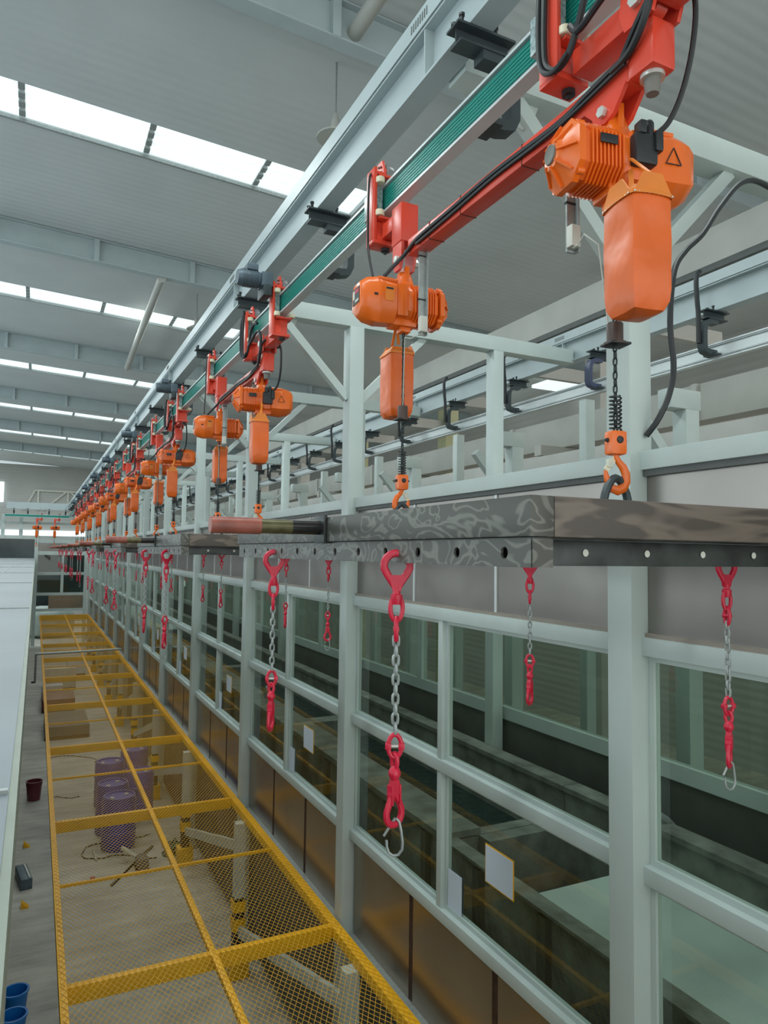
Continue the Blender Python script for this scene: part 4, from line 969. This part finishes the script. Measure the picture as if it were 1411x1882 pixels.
# ================================================================== CHAIN SLING (local: z=0 top of upper hook)
def make_sling(spring):
    r = empty('chain_sling')
    def safety_hook(z0, up, W_=0.044, Hh=0.115):
        """teardrop self-locking hook; z0 = rounded end, up=+1 hangs downwards from it"""
        s = -1 if up else 1
        m = MB(); pts = []
        for j in range(22):
            t = 2*PI*j/22
            x = W_*0.78*math.sin(t)*(1.0 if math.cos(t) > -0.2 else max(0.15, 1.0+0.9*(math.cos(t)+0.2)))
            z = z0+s*(Hh*0.36)-s*(Hh*0.36-0.009)*math.cos(t) if math.cos(t) > 0 else z0+s*(Hh*0.36)-s*(Hh*0.52)*math.cos(t)
            pts.append((x, 0, z))
        m.tube(pts, 0.0105, 8, True, flat=0.85)
        zb = z0+s*Hh*0.78
        m.prism([(-0.020, zb-s*0.022), (0.020, zb-s*0.022), (0.011, zb+s*0.020), (-0.011, zb+s*0.020)], 'Y', -0.0085, 0.0085)
        m.lathe([(0.010, zb+s*0.012), (0.011, zb+s*0.03)] if s > 0 else [(0.011, zb+s*0.03), (0.010, zb+s*0.012)], seg=12)
        m.box(-0.029, -0.018, -0.005, 0.005, zb-s*0.03, zb-s*0.018, 0.002)
        return m, zb+s*0.03
    m, z = safety_hook(0, True)
    m.obj('upper_hook', 'crimson', r)
    sw = MB()
    sw.lathe([(0.008, z+0.004), (0.016, z), (0.016, z-0.010), (0.012, z-0.026), (0, z-0.026)], seg=14)
    pts = [(0.0165*math.cos(t), 0, z-0.034+(0.030 if math.sin(t) > 0 else 0.036)*math.sin(t)) for t in [2*PI*j/16 for j in range(16)]]
    sw.tube(pts, 0.0062, 8, True); sw.obj('swivel_link', 'crimson', r)
    cl = MB(); zc = z-0.070
    cl.tube([(0, 0.011*math.cos(t), zc-0.02+0.030*math.sin(t)) for t in [2*PI*j/14 for j in range(14)]], 0.0065, 8, True)
    cl.lathe([(0.0085, -0.015), (0.0085, 0.015)], (0, 0, zc-0.02), 'Y', 10)
    cl.obj('connecting_link', 'crimson', r)
    ch = MB(); zz = zc-0.052; k = 0
    while zz > -0.475:
        link(ch, (0, 0, zz), 0.037, 0.0235, 0.0040, 0.25 if k % 2 == 0 else 0.25+PI/2, 12, 6); zz -= 0.0255; k += 1
    ch.obj('chain', 'zinc', r)
    z1 = zz-0.002
    c2 = MB()
    c2.tube([(0.0175*math.cos(t), 0, z1-0.018+0.030*math.sin(t)) for t in [2*PI*j/16 for j in range(16)]], 0.0062, 8, True)
    for sx in (-1, 1): c2.box(sx*0.0175-0.008, sx*0.0175+0.008, -0.008, 0.008, z1-0.026, z1-0.010, 0.002)
    c2o = c2.obj('connecting_link', 'crimson', r)
    MB().lathe([(0.005, -0.010), (0.005, 0.010)], (0, 0, z1-0.018), 'X', 10).obj('load_pin', 'bolt', c2o)
    # lower swivel hook turned a quarter turn
    lo = empty('lower_hook'); 
    bpy.data.objects.remove(lo)
    m = MB(); z2 = z1-0.042
    m.tube([(0, 0.0105*math.cos(t), z2-0.014+0.020*math.sin(t)) for t in [2*PI*j/12 for j in range(12)]], 0.0062, 8, True)
    m.lathe([(0.006, z2-0.026), (0.013, z2-0.034), (0.0165, z2-0.044), (0.0165, z2-0.050), (0.011, z2-0.060), (0.008, z2-0.066)], seg=14)
    ze = z2-0.185
    pts = []
    for j in range(22):
        t = 2*PI*j/22
        x = 0.026*math.sin(t)*(1.0 if math.cos(t) > -0.2 else max(0.15, 1.0+0.9*(math.cos(t)+0.2)))
        zc_ = ze+0.034; z = zc_-0.027*math.cos(t) if math.cos(t) > 0 else zc_-0.060*math.cos(t)
        pts.append((x, 0, z))
    m.tube(pts, 0.0092, 8, True, flat=0.85)
    m.prism([(-0.018, z2-0.10), (0.018, z2-0.10), (0.009, z2-0.062), (-0.009, z2-0.062)], 'Y', -0.009, 0.009)
    for sx in (-1, 1): m.box(sx*0.013-0.003, sx*0.013+0.003, -0.011, 0.011, z2-0.125, z2-0.075, 0.001)
    lh = m.obj('lower_hook', 'crimson', r)
    lh.rotation_euler = (0, 0, 0.7 if spring else 1.25)
    if spring:
        sp = MB(); zt = ze+0.022
        pts = [(0.006, 0.003, zt), (0.014, 0, zt-0.008), (0.019, 0, zt-0.03), (0.023, 0, zt-0.06), (0.022, 0, zt-0.078), (0.012, 0, zt-0.092), (-0.002, 0, zt-0.094), (-0.013, 0, zt-0.086), (-0.018, 0, zt-0.072), (-0.019, 0, zt-0.055)]
        sp.tube(pts, 0.0038, 8)
        sp.tube([(0.004, 0, zt+0.002), (-0.012, 0, zt-0.022), (-0.026, 0, zt-0.044)], 0.0034, 8)
        sp.obj('snap_ring', 'zinc', r)
    return r
sl1 = make_sling(True); sl0 = make_sling(False); K1 = children_of(sl1); K0 = children_of(sl0)

# ================================================================== CARRIERS ALONG THE RAIL
XR_, P, Y1, NCAR = 1.51, 3.72, 1.55, 9
ZR = H+1.757
def put(proto, kids, used, **kw):
    o = copy_tree(proto, kids) if used else proto
    for k, v in kw.items(): setattr(o, k, v)
    return o
yaws = [0.0, 0.25, -0.15, 0.1, 0.3, -0.2, 0.15, 0, 0.2, -0.1]
for c in range(NCAR):
    y = Y1+P*c; u = c > 0; car = '%s carrier' % nthc(c)
    h1 = put(proto_hoist, HK, u, location=(XR_, y, H+1.165), rotation_euler=(0, 0, -0.17 if c == 0 else random.uniform(-0.16, 0.02)))
    tag(h1, 'orange electric chain hoist, ribbed motor to the left, on the %s' % car, 'hoist', 'front hoists of the carriers')
    h2 = copy_tree(proto_hoist, HK); h2.location = (XR_, y+1.35, H+1.165); h2.rotation_euler = (0, 0, PI+(-0.06 if c == 0 else random.uniform(-0.08, 0.08)))
    tag(h2, 'orange electric chain hoist, control box to the left, on the %s' % car, 'hoist', 'rear hoists of the carriers')
    t = put(rear, RK, u, location=(XR_, y+1.56, ZR)); tag(t, 'red trolley with tall drop box above the rear hoist of the %s' % car, 'trolley', 'rear trolleys')
    t = put(fb, FBK, u, location=(XR_, y+0.20, ZR)); tag(t, 'red trolley with looped cable above the front hoist of the %s' % car, 'trolley', 'middle trolleys')
    t = put(fa, FAK, u, location=(XR_, y-0.50, ZR)); tag(t, 'red drive trolley with grey gear motor leading the %s' % car, 'trolley', 'drive trolleys')
    t = put(bog, BK, u, location=(XR_, y-0.15, ZR)); tag(t, 'red pivoting link between the two front trolleys of the %s' % car, 'link', 'bogie links')
    t = put(bar, BRK, u, location=(XR_, y-0.15, ZR)); tag(t, 'red square load bar with taped cable joining both hoists of the %s' % car, 'bar', 'load bars')
    f = put(frm, FRK, u, location=(XR_, y+0.675, H+0.12)); tag(f, 'dark raw steel spreader rack hung from the hooks of the %s' % car, 'rack', 'spreader racks')
    for q, (sx, yy, spring) in enumerate(((-1, 0.14, True), (1, 0.14, True), (-1, 1.23, False), (1, 1.23, False))):
        pr, kk = (sl1, K1) if spring else (sl0, K0)
        usd = u or q in (1, 3)
        zrot = [-0.45, -0.15, -0.3, -0.75][q] if c == 0 else random.uniform(-0.9, 0.9)
        s_ = put(pr, kk, usd, location=(XR_+sx*0.642, y+yy, H+0.012), rotation_euler=(0, 0, zrot))
        side = 'left' if sx < 0 else 'right'; fr_ = 'near' if yy < 1 else 'far'
        tag(s_, 'crimson chain sling%s at %s %s corner of %s spreader rack' % (' with snap ring' if spring else '', fr_, side, nthc(c)), 'sling', 'chain slings')

# ================================================================== END WALL AND END RAIL
YE = YEND
def zz(v): return H+v
e = empty('window_%d' % wn); tag(e, kind='structure'); wn += 1
for (z0, z1) in ((0.35, 0.55), (-0.28, -0.08), (-1.35, -1.2), (-2.45, -2.3), (-3.3, -3.15)):
    MB().box(-0.05, 2.55, YE, YE+0.1, zz(z0), zz(z1)).obj('transom', 'paint', e)
for x in (1.33,): MB().box(x-0.07, x+0.07, YE-0.01, YE+0.09, zz(-2.3), zz(-0.28)).obj('mullion', 'paint', e)
for (x0, x1) in ((0.1, 1.26), (1.4, 2.5)):
    for (z0, z1) in ((-1.2, -0.28), (-2.3, -1.35)): MB().box(x0, x1, YE+0.03, YE+0.04, zz(z0), zz(z1)).obj('pane', 'glass', e)
MB().box(-0.05, 2.55, YE+0.03, YE+0.06, zz(-0.08), zz(0.35)).obj('upper_panel', 'steel_up', e)
MB().box(0.7, 2.55, YE+0.03, YE+0.06, zz(-3.15), zz(-2.45)).obj('lower_panel', 'steel_low', e)
tag(MB().box(0.02, 2.6, YE+1.5, YE+1.6, zz(-3.1), zz(0.4)).obj('wall_end', 'teal'), kind='structure')
for i, x in enumerate((0.02, -0.75, -1.6, 2.5)):
    o = MB().box(x-0.09, x+0.09, YE-0.05, YE+0.12, (0 if i in (0, 3) else zz(0.6)), zz(1.85)).obj('end_column', 'paint')
    tag(o, ['pale column at the left corner of the far end wall', 'slim far post left of the end wall corner', 'slim far post at the extreme left edge', 'pale column where the end wall meets the enclosure'][i], 'column')
tag(MB().box(-8, -0.05, YE, YE+0.1, zz(-0.55), zz(0.55)).obj('wall_far', 'teal'), kind='structure')
for i, z in enumerate((0.6, 1.35)):
    tag(MB().box(-8, 2.5, YE+0.02, YE+0.14, zz(z), zz(z+0.12)).obj('end_rail', 'paint'), ['pale horizontal rail on top of the far end wall', 'pale horizontal rail above the far end wall'][i], 'rail')
eb = empty('end_runway_beam', (0, YE-0.9, 0)); tag(eb, 'pale runway beam turning left across the far end', 'beam')
MB().box(-1.45, 1.6, -0.06, 0.06, zz(2.1), zz(2.45)).obj('i_beam', 'beam', eb)
er = empty('end_monorail', (0, YE-0.9, 0)); tag(er, 'green-faced monorail running left across the far end', 'rail')
MB().box(-1.5, 1.5, -0.03, 0.03, zz(1.685), zz(1.83)).obj('profile', 'alu', er)
MB().box(-1.5, 1.5, -0.034, -0.03, zz(1.70), zz(1.815)).obj('conductor_strip', 'green', er)
for i, x in enumerate((-1.1, -0.45, 0.55, 1.35)):
    h = copy_tree(ph, kids); h.location = (x, YE-0.9, H); h.rotation_euler = (0, 0, PI/2)
    tag(h, 'small dark rail hanger on the far cross beam, %s from the left' % ('first', 'second', 'third', 'fourth')[i], 'hanger', 'hangers on the far rail')
for i, x in enumerate((0.0, 0.85)):
    h = copy_tree(proto_hoist, HK); h.location = (x, YE-0.9, H+1.15); h.rotation_euler = (0, 0, 0.2)
    tag(h, 'tiny orange chain hoist hanging at the far end, %s one' % ('left', 'right')[i], 'hoist', 'hoists on the far rail')
    t = copy_tree(rear, RK); t.location = (x+0.21, YE-0.9, ZR); t.rotation_euler = (0, 0, -PI/2)
    tag(t, 'red trolley on the far end rail, %s one' % ('left', 'right')[i], 'trolley', 'trolleys on the far rail')
tr = empty('far_truss', (0, 59.7, 0)); tag(tr, 'white truss seen over the far end beam', 'truss')
FT = 59.7/52
tw = MB(); tw.bar((-0.2*FT, 0, zz(3.9*FT)), (3.6*FT, 0, zz(3.9*FT)), 0.16, 0.14)
tw.obj('top_chord', 'offw', tr)
for p, q in (((-0.2, 3.9), (-0.8, 2.6)), ((0.0, 3.9), (0.0, 2.6)), ((1.7, 3.9), (0.3, 2.6)), ((1.8, 3.9), (1.8, 2.6)), ((1.9, 3.9), (3.4, 2.6))):
    MB().bar((p[0]*FT, 0, zz(p[1]*FT)), (q[0]*FT, 0, zz(q[1]*FT)), 0.14, 0.14, (0, 1, 0)).obj('web_member', 'offw', tr)
o = MB(); o.lathe([(0.9, 0), (1.3, 0.2), (1.35, 1.2), (1.1, 1.6), (0.3, 1.9), (0, 1.9)], (0.9, 46.5, 0), seg=28); o = o.obj('storage_tank', 'lid'); tag(o, 'pale domed tank under the far end wall', 'tank')
d = empty('curved_duct', (-1.95, 26, H-0.45)); tag(d, 'silver curved duct standing on the low roof at the left edge', 'duct')
MB().tube([(-0.5, 0, 0.62), (-0.2, 0, 0.65), (0.05, 0, 0.6), (0.22, 0, 0.45), (0.28, 0, 0.25), (0.28, 0, 0.0)], 0.2, 16).obj('elbow', 'zinc', d)
MB().lathe([(0.24, 0.0), (0.24, 0.05), (0.2, 0.05)], (0.28, 0, 0), seg=20).obj('flange', 'zinc', d)

# ================================================================== RIGHT SIDE OF THE BUILDING
def girder(name, lab, x0, x1, z0, z1, y0=-2, y1=50, m='bldgs'):
    o = MB().box(x0, x1, y0, y1, H+z0, H+z1, 0.01).obj(name, m); tag(o, lab, 'girder'); return o
girder('crane_girder', 'wide pale crane girder high on the right under the roof', 8.0, 8.5, 3.95, 4.45)
girder('gutter_channel', 'dark gutter channel below the crane girder', 8.0, 8.2, 3.86, 3.95, m='dark_grey')
girder('crane_girder', 'lower pale girder behind the rear rail', 9.3, 9.7, 2.16, 2.75)
girder('service_duct', 'pale box duct running along the right aisle', 7.9, 8.5, 1.35, 1.75, m='bldg')
for i in range(7):
    y = 5.0+6.0*i
    r = empty('building_column', (10.3, y, 0)); tag(r, 'olive and grey building column in the right aisle, %s' % nth(i), 'column', 'building columns')
    MB().box(-0.2, 0.2, -0.22, 0.22, 0, H+5.6).obj('shaft', 'olive' if i in (2, 3) else 'bldgs', r)
    MB().bar((-0.2, 0, H+0.9), (-1.5, 0, H+1.95), 0.18, 0.16, (0, 1, 0)).obj('bracket', 'bldgs', r)
    MB().box(-1.6, -0.2, -0.1, 0.1, H+1.95, H+2.15).obj('arm', 'bldgs', r)
for i in range(14):
    y = 2+i*3
    o = MB().box(8.55, 10.1, y-0.06, y+0.06, H+3.5, H+3.75).obj('roof_strut', 'bldgs'); tag(o, 'short strut between the high right girders, %s' % nth(i), 'strut', 'struts between right girders')
for i in range(16):
    y = 3+i*2.4
    o = MB().box(9.24, 9.3, y-0.05, y+0.05, H+2.16, H+2.75).obj('girder_rib', 'bldg'); tag(o, 'upright rib on the lower right girder, %s' % nth(i), 'rib', 'ribs of the lower girder')
for i in range(10):
    y = 4+i*3.2
    r = empty('wall_duct', (13.5, y, H-0.6)); tag(r, 'grey stacked duct section by the right wall, %s' % nth(i), 'duct', 'duct sections by the right wall')
    MB().box(-0.8, 0.8, -1.2, 1.2, 0, 0.5, 0.03).obj('body', 'bldg', r)
    for q in range(3): MB().box(-0.82, 0.82, -1.1+q*0.9, -1.04+q*0.9, -0.01, 0.52).obj('flange', 'bldgs', r)
# cable hanging behind the nearest hoist
cbl = MB(); cbl.tube(smooth([(3.75, 2.45, H+1.96), (3.42, 2.42, H+2.0), (3.22, 2.40, H+1.95), (3.05, 2.4, H+1.78), (2.92, 2.4, H+1.61), (2.80, 2.4, H+1.50), (2.72, 2.4, H+1.38), (2.69, 2.4, H+1.13), (2.71, 2.4, H+0.92), (2.68, 2.4, H+0.78), (2.63, 2.42, H+0.66), (2.60, 2.47, H+0.58)]), 0.014, 8)
tag(cbl.obj('hanging_cable', 'black'), 'thick black cable hanging behind the nearest orange hoist beside the column', 'cable')
